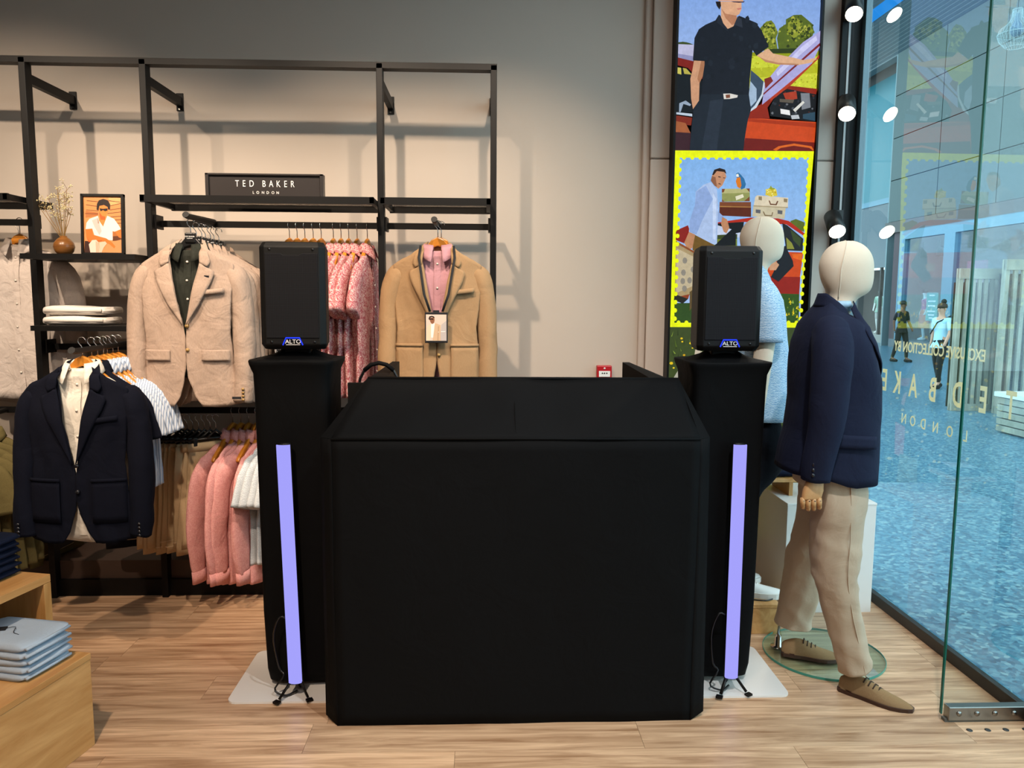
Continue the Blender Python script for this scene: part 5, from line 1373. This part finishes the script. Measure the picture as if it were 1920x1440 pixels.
for s in (-1, 1):
    pts = curve_pts([(1.295, 3.74+s*.13, 1.645), (1.298, 3.74+s*.185, 1.60), (1.300, 3.74+s*.222, 1.52), (1.300, 3.74+s*.235, 1.405)], 12)
    MB().tube(pts, [lerp(.055, .078, k/11) for k in range(12)], 20, ref=(1, 0, 0)).wrinkle(.005, 12, 3+s).build('sleeve', SEERB, so_)
    MB().tube([(1.300, 3.74+s*.235, 1.43), (1.285, 3.74+s*.24, 1.30), (1.27, 3.74+s*.24, 1.10), (1.275, 3.74+s*.23, .98)], [.045, .043, .034, .028], 16).build('arm', CALICO, m2).location = off2
tr2 = prof_loft([(1.10, 1.23, 1.45, .15), (1.02, 1.22, 1.46, .165), (.95, 1.225, 1.46, .17)], 3.74, 30, 2.3, None, 6).build('trousers', BLKTR, m2); tr2.location = off2
for s, dx in ((-1, .0), (1, -.03)):
    P = curve_pts([(1.34+dx, 3.74+s*.08, 1.0), (1.382+dx, 3.74+s*.09, .87), (1.345+dx, 3.74+s*.09, .78), (1.280+dx, 3.74+s*.09, .68), (1.245+dx, 3.74+s*.09, .48), (1.245+dx, 3.74+s*.09, .26)], 24)
    MB().tube(P, [interp([(0, .10), (.3, .095), (.55, .08), (1, .062)], k/23)[0] for k in range(24)], 22, ref=(1, 0, 0)).wrinkle(.006, 9, 2+s).build('trouser_leg', BLKTR, tr2)
    MB().tube([(1.245+dx, 3.74+s*.09, .28), (1.25+dx, 3.74+s*.09, .20)], [.038, .036], 16).build('ankle', CALICO, m2).location = off2
shoe(m2, (1.205, 3.66), (1.470, 3.60), .148, WLEATH, off2, WLEATH, WLEATH, True)
shoe(m2, (1.17, 3.84), (1.44, 3.82), .148, WLEATH, off2, WLEATH, WLEATH, True)

# ================================================================== MALL BEYOND THE GLASS
def terrazzo():
    m, nt, b, N, L = nmat('blue_terrazzo')
    tc = N('ShaderNodeTexCoord')
    v = N('ShaderNodeTexVoronoi'); v.inputs['Scale'].default_value = 42; L(tc.outputs['Object'], v.inputs['Vector'])
    ra = N('ShaderNodeValToRGB'); ra.color_ramp.interpolation = 'CONSTANT'; e = ra.color_ramp.elements
    e[0].position = 0; e[0].color = (*hx('#305e76'), 1); e[1].position = .35; e[1].color = (*hx('#447286'), 1)
    for p, c in ((.6, '#588292'), (.82, '#76969e'), (.93, '#1f4c66')):
        q = e.new(p); q.color = (*hx(c), 1)
    sp = N('ShaderNodeSeparateColor'); L(v.outputs['Color'], sp.inputs[0]); L(sp.outputs[0], ra.inputs['Fac'])
    L(ra.outputs['Color'], b.inputs['Base Color']); b.inputs['Roughness'].default_value = 0.3
    return m
mf = MB().b2(2.1, 34, -12, 60, -.1, -.002).build('mall_floor', terrazzo(), None, False); struct(mf, 'pale blue speckled mall floor outside the window')
JOINT = pbr('facade_joint', '#23282a', 0.8)
FAC = pbr('facade_panel', '#3e4d4b', 0.45, noise=.06, nscale=.7, spec=.4)
fc = thing('wall_mall_facade', 'grey-green panelled mall facade opposite', None, (14.4, 20, 0), 0, None, 'structure')
def fpart(mb, name, m, parent=fc, **k):
    o = mb.build(name, m, parent, **k); o.location = (-14.4, -20, 0); return o
fpart(MB().b2(14.46, 14.8, 4, 27.4, 4.35, 10.15), 'backing', JOINT, smooth=False)
pmesh = None
for r in range(4):
    for c in range(8):
        y1 = 27.36-c*2.9; z0 = 4.37+r*1.45
        if pmesh is None:
            pmesh = MB().b2(-.02, .06, -1.435, 1.435, .012, 1.438).build('panel', FAC, fc, False, bevel=.004); o = pmesh
        else: o = share(pmesh, fc, 'panel')
        o.location = Vector((14.4, y1-1.45, z0))-Vector((14.4, 20, 0))
RIB = pbr('ribbed_cladding', '#47575d', 0.5)
m = MB()
for k in range(26):
    z = 10.2+k*.14
    m.add([(14.42, 4, z), (14.42, 48, z), (14.34, 48, z+.05), (14.34, 4, z+.05), (14.42, 4, z+.11), (14.42, 48, z+.11)], [(0, 1, 2, 3), (3, 2, 5, 4)])
m.b2(14.43, 14.8, 4, 48, 10.15, 13.9)
o = fpart(m, 'ribbed_cladding', RIB, smooth=False); o['kind'] = 'stuff'
fpart(MB().b2(14.1, 14.42, 4, 48, 11.9, 12.15), 'cornice_light', emit('blue_cornice_led', '#2f9bff', 1.1), smooth=False)
fpart(MB().b2(14.3, 14.8, 15, 27.4, 3.98, 4.36), 'fascia', pbr('fascia_brown', '#4b403c', 0.5), smooth=False)
sof = MB().b2(9.5, 16, 4, 50, 13.9, 14.1)
for k in range(40): sof.b2(9.5, 16, 8+k*1.0, 8.25+k*1.0, 13.84, 13.9)
o = fpart(sof, 'soffit', pbr('soffit_grey', '#5c6a70', 0.6), smooth=False)
# shop unit with blue framed window
LB = pbr('pale_blue_frame', '#507e92', 0.4)
INR = pbr('shop_interior_grey', '#4a525d', 0.8)
un = thing('opposite_shop', 'shop unit across the mall with a pale blue window frame', 'shop', (14.4, 22, 0))
def upart(mb, name, m, **k):
    o = mb.build(name, m, un, **k); o.location = (-14.4, -22, 0); return o
upart(MB().b2(16.6, 16.7, 14, 26.9, 0, 4.3), 'back_wall', INR, smooth=False)
upart(MB().b2(14.4, 16.6, 14, 26.9, 0, .28), 'window_platform', pbr('platform_grey', '#5d6468', 0.6), smooth=False)
upart(MB().b2(14.4, 16.6, 26.5, 26.9, .28, 3.98), 'side_wall', pbr('side_dark', '#4a3438', 0.6), smooth=False)
upart(MB().b2(14.3, 14.5, 26.02, 26.35, .28, 3.7), 'jamb', LB, smooth=False)
upart(MB().b2(14.3, 14.5, 23.2, 23.75, .28, 3.7), 'jamb', LB, smooth=False)
upart(MB().b2(14.3, 14.5, 15, 26.35, 3.7, 4.0), 'header', LB, smooth=False)
upart(MB().b2(14.39, 14.40, 15, 26.0, .28, 3.7), 'pane', glass('far_glass', (.8, .9, .95), 1.45), smooth=False)
upart(MB().b2(15.5, 15.56, 15, 26, 3.42, 3.48), 'light_track', BLACK, smooth=False)
for yy in (25.9, 25.0, 24.3, 22.9, 21.8, 21.1):
    upart(MB().tube([(14.9, yy, 3.6), (14.9, yy, 3.4), (14.85, yy-.12, 3.3), (14.8, yy-.22, 3.1)], [.03, .03, .09, .12], 10), 'spotlight', BLACK)
upart(MB().box((15.6, 24.05, 2.25), (.05, .95, 1.3)), 'poster', printed('dummy') if False else pbr('poster_pink', '#c2557a', 0.6, noise=.5, nscale=3), smooth=False)
upart(MB().box((15.55, 24.05, 1.95), (.05, .7, .5)), 'poster_panel', pbr('poster_orange', '#e0793a', 0.6), smooth=False)
# teal notice with white lettering
sg = thing('sale_sign', 'teal notice panel beside the pink mannequin across the mall', 'sign', (14.7, 24.85, .28))
MB().box((0, 0, 1.15), (.03, .62, .92)).build('panel', pbr('teal_sign', '#0f8f86', 0.5), sg, False)
for k, (w, z) in enumerate(((.3, 1.52), (.42, 1.33), (.4, 1.18), (.44, 1.0), (.34, .88), (.2, .78))):
    MB().box((-.02, 0, z), (.01, w, .045)).build('lettering_line', INKW, sg, False)
MB().tube([(0, 0, 0), (0, 0, .7)], .02, 8).build('post', STEEL, sg)
# far unit with teal fascia
TEAL = pbr('teal_panel', '#036975', 0.4)
fu = thing('far_shop', 'farther shop unit with a tall teal panel at the mall corner', 'shop', (15.5, 31, 0))
def gpart(mb, name, m, **k):
    o = mb.build(name, m, fu, **k); o.location = (-15.5, -31, 0); return o
gpart(MB().b2(15.5, 15.8, 27.4, 48, 5.35, 13.5), 'upper_wall', pbr('upper_taupe', '#524e4c', 0.6), smooth=False)
gpart(MB().b2(15.40, 15.5, 29.0, 31.6, 5.5, 10.1), 'teal_panel', TEAL, smooth=False)
gpart(MB().b2(15.40, 15.5, 31.6, 34.5, 5.5, 10.1), 'grey_panel', pbr('unit_grey', '#5c5c5b', 0.6), smooth=False)
gpart(MB().b2(15.30, 15.5, 27.4, 48, 2.9, 5.3), 'fascia', pbr('fascia_blue_grey', '#28404c', 0.3), smooth=False)
gpart(MB().b2(15.25, 15.5, 27.4, 48, 5.3, 5.5), 'ledge', LB, smooth=False)
gpart(MB().b2(17.2, 17.4, 27.4, 48, 0, 2.95), 'back_wall', pbr('far_interior', '#3c3a38', 0.8), smooth=False)
gpart(MB().b2(15.3, 17.2, 27.4, 48, 0, .3), 'window_platform', pbr('far_stone', '#8b8780', 0.7), smooth=False)
gpart(MB().b2(14.4, 15.5, 27.36, 27.44, 0, 10.15), 'return_wall', pbr('return_grey', '#6b7d80', 0.5), smooth=False)
for k in range(5):
    gpart(MB().b2(15.35, 15.45, 29.5+k*3.2, 29.6+k*3.2, .3, 2.9), 'mullion', BLACK, smooth=False)

def skin_mesh(V, E, R, name):
    me = bpy.data.meshes.new(name); me.from_pydata(V, E, []); o = bpy.data.objects.new(name, me); COL.objects.link(o)
    o.modifiers.new('s', 'SKIN'); sv = me.skin_vertices[0].data
    for i, r in enumerate(R):
        sv[i].radius = r if isinstance(r, tuple) else (r, r); sv[i].use_root = (i == 0)
    s = o.modifiers.new('b', 'SUBSURF'); s.levels = 1; s.render_levels = 1
    dg = bpy.context.evaluated_depsgraph_get(); m2_ = bpy.data.meshes.new_from_object(o.evaluated_get(dg)); m2_.name = name
    bpy.data.objects.remove(o); m2_.polygons.foreach_set('use_smooth', [True]*len(m2_.polygons))
    return m2_
def put(me, name, mat, parent):
    me.materials.clear(); me.materials.append(mat); o = bpy.data.objects.new(name, me); COL.objects.link(o); o.parent = parent; return o
def figure(name, label, cat, loc, rz, H, skin, top, bottom, shoe_m, hair=None, stride=.0, armsw=.0, dress=False, shorts_=False, group=None, face=True):
    k = H/1.75; t = thing(name, label, cat, loc, rz, group)
    J = dict(pel=(0, 0, .96), wai=(0, 0, 1.10), che=(0, 0, 1.28), nb=(0, .01, 1.45), ne=(0, 0, 1.52), he=(0, -.015, 1.62), ht=(0, -.005, 1.70), low=(0, 0, .84))
    for s, n in ((1, 'l'), (-1, 'r')):
        f = stride*s
        J['sh'+n] = (s*.17, .01, 1.42); J['el'+n] = (s*.225, .03-armsw*s*.5, 1.16); J['wr'+n] = (s*.225, -.05-armsw*s, .95); J['ha'+n] = (s*.22, -.08-armsw*s*1.1, .87)
        J['hi'+n] = (s*.09, 0, .92); J['kn'+n] = (s*.095, -.03-f*.5, .52); J['an'+n] = (s*.095, .03-f, .10); J['to'+n] = (s*.10, -.13-f, .04)
    J = {a: tuple(c*k for c in b) for a, b in J.items()}
    rad = dict(pel=(.13, .10), wai=(.12, .09), che=(.15, .105), nb=(.07, .06), ne=.05, he=(.078, .092), ht=(.06, .07), low=(.135, .105), sh=.062, el=.042, wr=.03, ha=(.035, .025), hi=.09, kn=.058, an=.04, to=(.038, .028))
    def build(names, edges, grow=1.0, nm='body'):
        ix = {n: i for i, n in enumerate(names)}
        R = []
        for n in names:
            r = rad.get(n) or rad[n[:2]]; R.append(tuple(q*k*grow for q in r) if isinstance(r, tuple) else r*k*grow)
        return skin_mesh([J[n] for n in names], [(ix[a], ix[b]) for a, b in edges], R, nm)
    allE = [('pel', 'wai'), ('wai', 'che'), ('che', 'nb'), ('nb', 'ne'), ('ne', 'he'), ('he', 'ht')]
    for n in 'lr': allE += [('che', 'sh'+n), ('sh'+n, 'el'+n), ('el'+n, 'wr'+n), ('wr'+n, 'ha'+n), ('pel', 'hi'+n), ('hi'+n, 'kn'+n), ('kn'+n, 'an'+n), ('an'+n, 'to'+n)]
    names = ['pel', 'wai', 'che', 'nb', 'ne', 'he', 'ht']+[a+n for n in 'lr' for a in ('sh', 'el', 'wr', 'ha', 'hi', 'kn', 'an', 'to')]
    put(build(names, allE), 'body', skin, t)
    tn = ['pel', 'wai', 'che', 'nb', 'shl', 'ell', 'shr', 'elr', 'low']
    put(build(tn, [('pel', 'low'), ('pel', 'wai'), ('wai', 'che'), ('che', 'nb'), ('che', 'shl'), ('shl', 'ell'), ('che', 'shr'), ('shr', 'elr')], 1.14, 'top'), 'top', top, t)
    if dress:
        MB().loft([ell(0, 0, z*k, w*k, w*.75*k, 20) for z, w in ((1.05, .15), (.85, .19), (.6, .21), (.42, .23))]).build('skirt', bottom, t)
    else:
        for n in 'lr':
            en = ['wai', 'pel', 'hi'+n, 'kn'+n]+([] if shorts_ else ['an'+n])
            put(build(en, list(zip(en, en[1:])), 1.16, 'trousers'), 'trouser_leg', bottom, t)
    for n in 'lr':
        a = J['an'+n]; b_ = J['to'+n]
        MB().tube([(a[0], a[1]+.04*k, .045*k), (a[0], a[1]-.06*k, .045*k), (b_[0], b_[1]-.02*k, .035*k)], [.045*k, .048*k, .035*k], 10).build('shoe', shoe_m, t)
    h = Vector(J['he'])
    if hair:
        MB().loft([ell(h.x, h.y+.018*k, h.z+dz*k, w*k, w*1.12*k, 16) for dz, w in ((.02, .086), (.06, .090), (.10, .078), (.125, .045), (.133, .01))]).build('hair', hair, t)
    if face:
        for s in (-1, 1):
            MB().lathe([(.001, -.008), (.008, 0), (.001, .008)], 8, (h.x+s*.03*k, h.y-.088*k, h.z+.012*k)).build('eye', BLACK, t)
            MB().lathe([(.004, -.025), (.014, 0), (.004, .025)], 8, (h.x+s*.082*k, h.y+.012*k, h.z)).build('ear', skin, t)
        MB().tube([(h.x, h.y-.085*k, h.z+.015*k), (h.x, h.y-.108*k, h.z-.02*k)], [.008*k, .014*k], 8).build('nose', skin, t)
        MB().box((h.x, h.y-.088*k, h.z-.045*k), (.04*k, .008*k, .008*k)).build('mouth', pbr('lip', '#8a5548', .6), t, False)
    return t
SK1 = pbr('skin_brown', '#6b4630', .6); SK2 = pbr('skin_light', '#c99a80', .6); HAIRD = pbr('hair_dark', '#14100e', .7)
BLKC = pbr('black_cotton', '#101014', .9); PALEB = pbr('pale_blue_knit', '#a9d3e2', .9); WHMQ = pbr('white_mannequin', '#d9d6d0', .5)
figure('person', 'person in a black top and dark trousers walking in the mall', 'person', (11.05, 20.0, 0), radians(20), 1.62, SK1, BLKC, BLKC, BLKC, HAIRD, .16, .10)
wm = figure('person', 'person in a pale blue top and black trousers with a strap bag', 'person', (8.42, 13.9, 0), radians(-70), 1.58, SK2, PALEB, BLKC, BLKC, pbr('hair_brown', '#3a261c', .7), .14, .08)
MB().lathe([(.01, -.045), (.045, -.02), (.05, .01), (.03, .04), (.005, .05)], 12, (0, .03, 1.60)).build('hair_bun', HAIRD, wm)
MB().tube([(.15, .05, 1.34), (.02, -.13, 1.22), (-.16, -.07, 1.0)], .012, 6).build('bag_strap', BLKC, wm)
PINKD = pbr('pink_dress', '#c83a78', .8, noise=.4, nscale=12); ORD_ = pbr('orange_hem', '#d8603a', .8, noise=.4, nscale=12)
figure('shop_mannequin', 'mannequin in a pink dress in the blue-framed window across the mall', 'mannequin', (15.0, 25.80, .28), radians(-100), 1.72, WHMQ, PINKD, ORD_, WHMQ, HAIRD, .05, 0, True, face=False)
figure('shop_mannequin', 'mannequin in a white tee with a yellow print in the far shop window', 'mannequin', (15.9, 29.6, .3), radians(-60), 1.80, WHMQ, pbr('white_tee', '#dcdcd8', .9), pbr('stone_shorts', '#a39a86', .9), WHMQ, None, .08, 0, shorts_=True, group=None, face=False)
figure('shop_mannequin', 'mannequin in a pale green shirt at the left of the far shop window', 'mannequin', (16.0, 30.7, .3), radians(-60), 1.80, WHMQ, pbr('sage_shirt', '#8fb09c', .9), pbr('grey_shorts', '#b0b0aa', .9), WHMQ, None, .05, 0, shorts_=True, face=False)
figure('shop_mannequin', 'mannequin in a yellow top deeper inside the far shop window', 'mannequin', (16.7, 29.9, .3), radians(-60), 2.05, WHMQ, pbr('straw_shirt', '#d2a850', .9), pbr('tan_short', '#9a8466', .9), WHMQ, None, .05, 0, shorts_=True, face=False)
# ---- slatted timber seating screens
SLT = wood('weathered_timber', '#77776a', '#a3a190', (3, 3, 1), 0.7)
def screen(label, x0, x1, y, h, n):
    t = thing('slatted_screen', label, 'screen', ((x0+x1)/2, y, 0)); w = x1-x0
    for k in range(n):
        x = -w/2+.03+(w-.06)*k/(n-1)
        MB().b2(x-.028, x+.028, -.02, .02, .06, h-.14).build('slat', SLT, t, False)
    MB().b2(-w/2, w/2, -.03, .03, h-.15, h).build('top_rail', SLT, t, False)
    MB().b2(-w/2, w/2, -.03, .03, .0, .10).build('bottom_rail', SLT, t, False)
    for k in (0, 1): MB().b2(-w/2+k*(w-.05), -w/2+.05+k*(w-.05), .02, .07, 0, h).build('post', SLT, t, False)
    MB().b2(-w/2, w/2, .10, .12, .05, h-.2).build('back_board', pbr('board_brown', '#35332c', .8), t, False)
screen('lower slatted timber screen in the mall, left of the taller one', 6.88, 7.50, 11.0, 2.08, 7)
screen('taller slatted timber screen in the mall at the right edge', 7.35, 9.0, 10.7, 2.20, 14)
bn = thing('planter_bench', 'pale stacked timber bench in front of the slatted screens', 'bench', (6.9, 8.9, 0))
for k in range(5): MB().b2(-.55, .9, -.3, .3, .02+k*.085, .02+k*.085+.07).build('board', SLT, bn, False)
MB().b2(-.58, .92, -.33, .33, .445, .50).build('seat_top', pbr('bench_top', '#cfd6d2', .5), bn, False)
pl_ = thing('plant_trough', 'low dark trough on the mall floor beside the timber bench', 'trough', (7.35, 10.0, 0))
MB().loft([ell(0, 0, z, .33*w, .16*w, 28, 0, 4) for z, w in ((0, .95), (.12, 1), (.22, 1.0), (.225, .94), (.12, .92))]).build('trough', pbr('trough_dark', '#2c2f33', .6), pl_)
# ---- white wire pendant
pd = thing('wire_pendant', 'white wire pendant lamp hanging outside at the top right', 'pendant lamp', (5.42, 8.0, 4.22))
WIRE = pbr('white_wire', '#8ea3a6', .5)
prof = [(.045, .34), (.05, .26), (.085, .20), (.15, .155), (.168, .10), (.15, .04), (.10, -.02), (.085, -.03)]
for k in range(30):
    a = 2*pi*k/30
    MB().tube([(r*cos(a), r*sin(a), z) for r, z in prof], .0015, 4).build('wire', WIRE, pd)
for r, z in ((.085, -.03), (.168, .10), (.045, .34)):
    MB().tube([(r*cos(2*pi*k/28), r*sin(2*pi*k/28), z) for k in range(29)], .003, 5).build('ring', WIRE, pd)
MB().tube([(0, 0, .32), (0, 0, 9.6)], .004, 6).build('cord', BLACK, pd)
MB().lathe([(.02, .30), (.03, .22), (.055, .17), (.06, .12), (.03, .08)], 16).build('lamp_holder', pbr('lamp_blue', '#22506a', .4), pd)

# ================================================================== DISPLAY ITEMS
# brand sign on the shelf
sn = thing('shelf_sign', 'black framed TED BAKER LONDON sign standing on the shelf', 'sign', (-1.113, 4.03, 2.0925))
SGN = pbr('sign_black', '#1c1514', .4)
m = MB(); m.b2(-.295, .295, -.02, .03, 0, .006); m.b2(-.295, .295, -.02, .03, .118, .128); m.b2(-.295, -.278, -.02, .03, 0, .128); m.b2(.278, .295, -.02, .03, 0, .128)
m.build('frame', SGN, sn, False, bevel=.002)
MB().b2(-.28, .28, -.008, .025, .004, .12).build('face', SGN, sn, False)
TW = emit('sign_letters', '#f4f0f0', .9) if False else INKW
tm = lambda x, z: basis((1, 0, 0), (0, 0, 1), (0, -1, 0), Vector((x, -.0095, z)))
for ch, x in zip('TEDBAKER', (-.138, -.104, -.066, -.004, .032, .068, .104, .139)):
    text('lettering', ch, .046, TW, sn, tm(x, .077), 1, .0006, .72)
for ch, x in zip('LONDON', (-.058, -.036, -.010, .014, .040, .064)):
    text('lettering', ch, .019, TW, sn, tm(x, .034), 1, .0006, .95)
# framed photograph
pf_ = thing('photo_frame', 'black framed photograph of a seated person in a white shirt', 'picture frame', (-1.962, 4.08, 1.806))
FR = MB(); FR.b2(-.108, .108, -.01, .012, 0, .016); FR.b2(-.108, .108, -.01, .012, .303, .315); FR.b2(-.108, -.096, -.01, .012, 0, .315); FR.b2(.096, .108, -.01, .012, 0, .315)
Rm = (radians(-4), 0, 0)
fo = FR.build('frame', BLACK, pf_, False, rot=Rm)
MB().b2(-.1, .1, 0, .008, .01, .31).build('backing', BLACK, pf_, False, rot=Rm)
o = print_sheet('photograph', PORTRAIT, .000192, .000287, MATS['photo_print'], fo, .00004); o.location = (-.096, -.001, .016)
# vase of dried flowers
vs_ = thing('vase', 'small round turned wooden vase of dried flowers beside the framed photograph', 'vase', (-2.148, 4.06, 1.806))
MB().lathe([(.02, 0), (.028, .002), (.044, .02), (.050, .042), (.046, .062), (.030, .082), (.017, .092), (.016, .098), (.012, .097), (.012, .08)], 28).build('vase_body', wood('vase_wood', '#5a3416', '#8a5a2a', (4, 4, 40), .3), vs_)
rv = random.Random(5); DRY = pbr('dried_stem', '#8a6a3c', .9); BL = pbr('dried_blossom', '#d8c89a', .9)
bl = MB()
def ball(m, c, r):
    x, y, z = c
    m.add([(x+r, y, z), (x-r, y, z), (x, y+r, z), (x, y-r, z), (x, y, z+r), (x, y, z-r)], [(0, 2, 4), (2, 1, 4), (1, 3, 4), (3, 0, 4), (2, 0, 5), (1, 2, 5), (3, 1, 5), (0, 3, 5)])
tips = [(-.135, .27), (-.10, .24), (-.06, .30), (-.03, .34), (0, .30), (.015, .34), (.045, .27), (.05, .22), (-.04, .20), (.03, .31), (-.01, .25)]
for (x, z) in tips:
    y = rv.uniform(-.04, .04)
    P = curve_pts([(rv.uniform(-.006, .006), 0, .06), (x*.25, y*.3, .12), (x*.7, y*.7, z*.7+.02), (x, y, z)], 8)
    MB().tube(P, [.0022-.00015*k for k in range(8)], 5).build('stem', DRY, vs_)
    for q in range(5):
        d = Vector((rv.uniform(-.03, .03), rv.uniform(-.03, .03), rv.uniform(-.01, .04))); a = P[rv.randint(5, 7)]
        MB().tube([a, a+d*.6, a+d], [.001, .0008, .0006], 4).build('stem', DRY, vs_)
        for w in range(6):
            ball(bl, a+d+Vector((rv.uniform(-.012, .012), rv.uniform(-.012, .012), rv.uniform(-.01, .012))), rv.uniform(.0025, .0048))
o = bl.build('blossom', BL, vs_, False); o['kind'] = 'stuff'
# folded garments
def folded(name, label, cat, loc, rz, mat, w, d, h, seed, group=None, tilt=0.0):
    t = thing(name, label, cat, loc, rz, group)
    n = 28; R = []; rs = random.Random(seed)
    for i in range(15):
        u = i/14; x = lerp(-w/2, w/2, u)
        e = 1-.12*(abs(u-.5)*2)**6
        ring = []
        for j in range(n):
            a = 2*pi*j/n; c, s = cos(a), sin(a)
            y = d/2*abs(c)**.35*(1 if c >= 0 else -1)*e; z = h/2+h/2*abs(s)**.7*(1 if s >= 0 else -1)*e
            z += .08*h*sin(u*6+seed)*(z/h)
            ring.append((x, y, max(0.0005, z)))
        R.append(ring)
    m = MB().loft(R); 
    for i, p in enumerate(m.v):
        k = mnoise.noise(Vector((p[0]*14+seed*5, p[1]*14, p[2]*30)))*.004
        m.v[i] = (p[0]+k, p[1]-k, max(.0005, p[2]+k*.7*min(1, p[2]/h*2)))
    m.build('folded_cloth', mat, t)
    # the turned edge on the near side: a rolled inner layer
    MB().tube([(-w*.47, -d/2+.004, h*.52), (0, -d/2+.001, h*.5+.002), (w*.47, -d/2+.004, h*.54)], [(.006, h*.20)]*3, 10, ref=(0, 1, 0)).build('inner_fold', mat, t)
    MB().tube([(w/2-.004, -d*.44, h*.5), (w/2-.001, 0, h*.48), (w/2-.006, d*.4, h*.55)], [(.005, h*.16)]*3, 10, ref=(1, 0, 0)).build('inner_fold', mat, t)
    return t
WSH = fabric('white_folded_cotton', '#dfd8d0', .06, 400, .2, .95, .3, 10)
for k in range(2):
    folded('folded_shirt', ('lower' if k == 0 else 'upper')+' folded white shirt of the pair on the middle shelf', 'folded shirt', (-2.085+.004*k, 4.09, 1.4525+k*.050), .02-.05*k, WSH, .31, .22, .046, 200+k, 'folded white shirts on the shelf')
# ---- oak nesting tables
TA = radians(-13)
lt = thing('display_table', 'low oak display block with a stack of pale blue trousers', 'display table', (-1.39, 2.65, 0), TA)
def tpart(mb, name, m, p): return mb.build(name, m, p, False, bevel=.0015)
# local: +x out of the visible long side, +y away from the camera; corner at the origin
tpart(MB().b2(-1.1, 0, -1.0, 0, .322, .345), 'top', OAK, lt)
tpart(MB().b2(-.022, -.002, -1.0, -.001, .0, .321), 'side_panel', wood('oak_side', '#b07a42', '#d2a066', (10, 1.0, 10), .42), lt)
tpart(MB().b2(-1.1, -.022, -.022, -.002, .0, .321), 'end_panel', OAKV, lt)
ut = thing('display_table', 'taller oak display table behind the low one at the left edge', 'display table', (-1.567, 2.744, 0), TA)
tpart(MB().b2(-1.1, 0, -.95, 0, .572, .60), 'top', OAK, ut)
tpart(MB().b2(-.04, 0, -.032, 0, .0, .571), 'leg', OAKV, ut); tpart(MB().b2(-1.1, -.04, -.03, -.004, .0, .571), 'back_panel', OAKV, ut)
DENB = fabric('pale_blue_chino', '#a6b3c2', .08, 450, .2, .9, .25, 12); DENW = fabric('pale_grey_lining', '#c2c2c0', .06)
NAVT = fabric('navy_chino', '#12182a', .15, 450, .2, .9, .25, 12)
RT = Matrix.Rotation(TA, 3, 'Z')
def tl(x, y, z): v = RT @ Vector((x, y, 0)); return (-1.39+v.x, 2.65+v.y, z)
for k in range(5):
    folded('folded_trousers', 'pale blue folded trousers, %s in the stack from the bottom' % ORD[k], 'folded trousers', tl(-.185+.003*(k % 2), -.135, .3455+k*.0245), TA+.03*(k % 3-1)+pi/2, DENB, .20, .29, .026, 210+k, 'pale blue trousers on the low table')
sw = thing('swing_tag', 'black swing tag lying on the pale blue trousers', 'tag', tl(-.235, -.14, .4695), TA)
MB().box((0, 0, .002), (.05, .03, .002), rz=.5).build('card', LABELB, sw, False)
MB().tube(curve_pts([(.02, .01, .003), (.05, .02, .006), (.07, -.01, .002), (.10, -.02, .001)], 10), .0012, 5).build('cord', LABELB, sw)
for k in range(4):
    folded('folded_trousers', 'navy folded trousers on the low table at the left edge, %s from the bottom' % ORD[k], 'folded trousers', tl(-.315, -.42, .3455+k*.0245), TA+.04*(k % 2)+pi/2, NAVT, .20, .28, .026, 220+k, 'navy trousers on the low table')
def tu(x, y, z): v = RT @ Vector((x, y, 0)); return (-1.567+v.x, 2.744+v.y, z)
for k in range(6):
    folded('folded_trousers', 'navy folded trousers on the taller table, %s from the bottom' % ORD[k], 'folded trousers', tu(-.225+.004*(k % 2), -.10, .6005+k*.0245), TA+.05*(k % 2)+pi/2, NAVT, .17, .24, .026, 230+k, 'navy trousers on the taller table')
# ---- plinths by the light box
wb = thing('plinth', 'white lacquered display plinth beside the blazer mannequin', 'plinth', (1.76, 3.97, 0))
MB().b2(-.22, .24, -.22, .22, 0, .574).build('carcass', WHITE, wb, False, bevel=.002)
MB().b2(-.222, .242, -.222, .222, .566, .578).build('lid', WHITE, wb, False, bevel=.002)
ri = thing('oak_riser', 'small oak riser on the white plinth carrying folded clothes', 'riser', (1.585, 4.02, .578))
MB().b2(-.11, .11, -.13, .13, .075, .093).build('top', OAK, ri, False, bevel=.001); MB().b2(.02, .04, -.12, .12, 0, .075).build('support', OAKV, ri, False)
folded('folded_shirt', 'folded navy shirt on the oak riser by the mannequin hand', 'folded shirt', (1.585, 4.02, .6715), .1, NAVT, .18, .2, .04, 240)
ft = thing('folded_jumper', 'folded white top lying over the navy shirt on the riser', 'folded top', (1.60, 4.03, .711), .2)
MB().grid(lambda u, v: ((u-.5)*.13, (v-.5)*.14, .004+.006*sin(u*pi)*sin(v*pi)), 8, 8).wrinkle(.003, 20, 3).build('folded_cloth', WSH, ft, True, solid=.004)
ob = thing('oak_plinth', 'low oak plinth under the seersucker mannequin', 'plinth', (1.19, 3.78, 0))
MB().b2(-.235, .235, -.275, .275, 0, .128).build('carcass', OAK, ob, False, bevel=.0015)
MB().b2(-.237, .237, -.277, .277, .129, .148).build('top', OAK, ob, False, bevel=.0015)
tag(MB().tube(curve_pts([(1.30, 3.56, .152), (1.38, 3.545, .152), (1.43, 3.60, .152), (1.40, 3.72, .152)], 12), .0035, 6).build('floor_cable', HANGB, None), 'thin dark cable lying on the low oak plinth', 'cable')
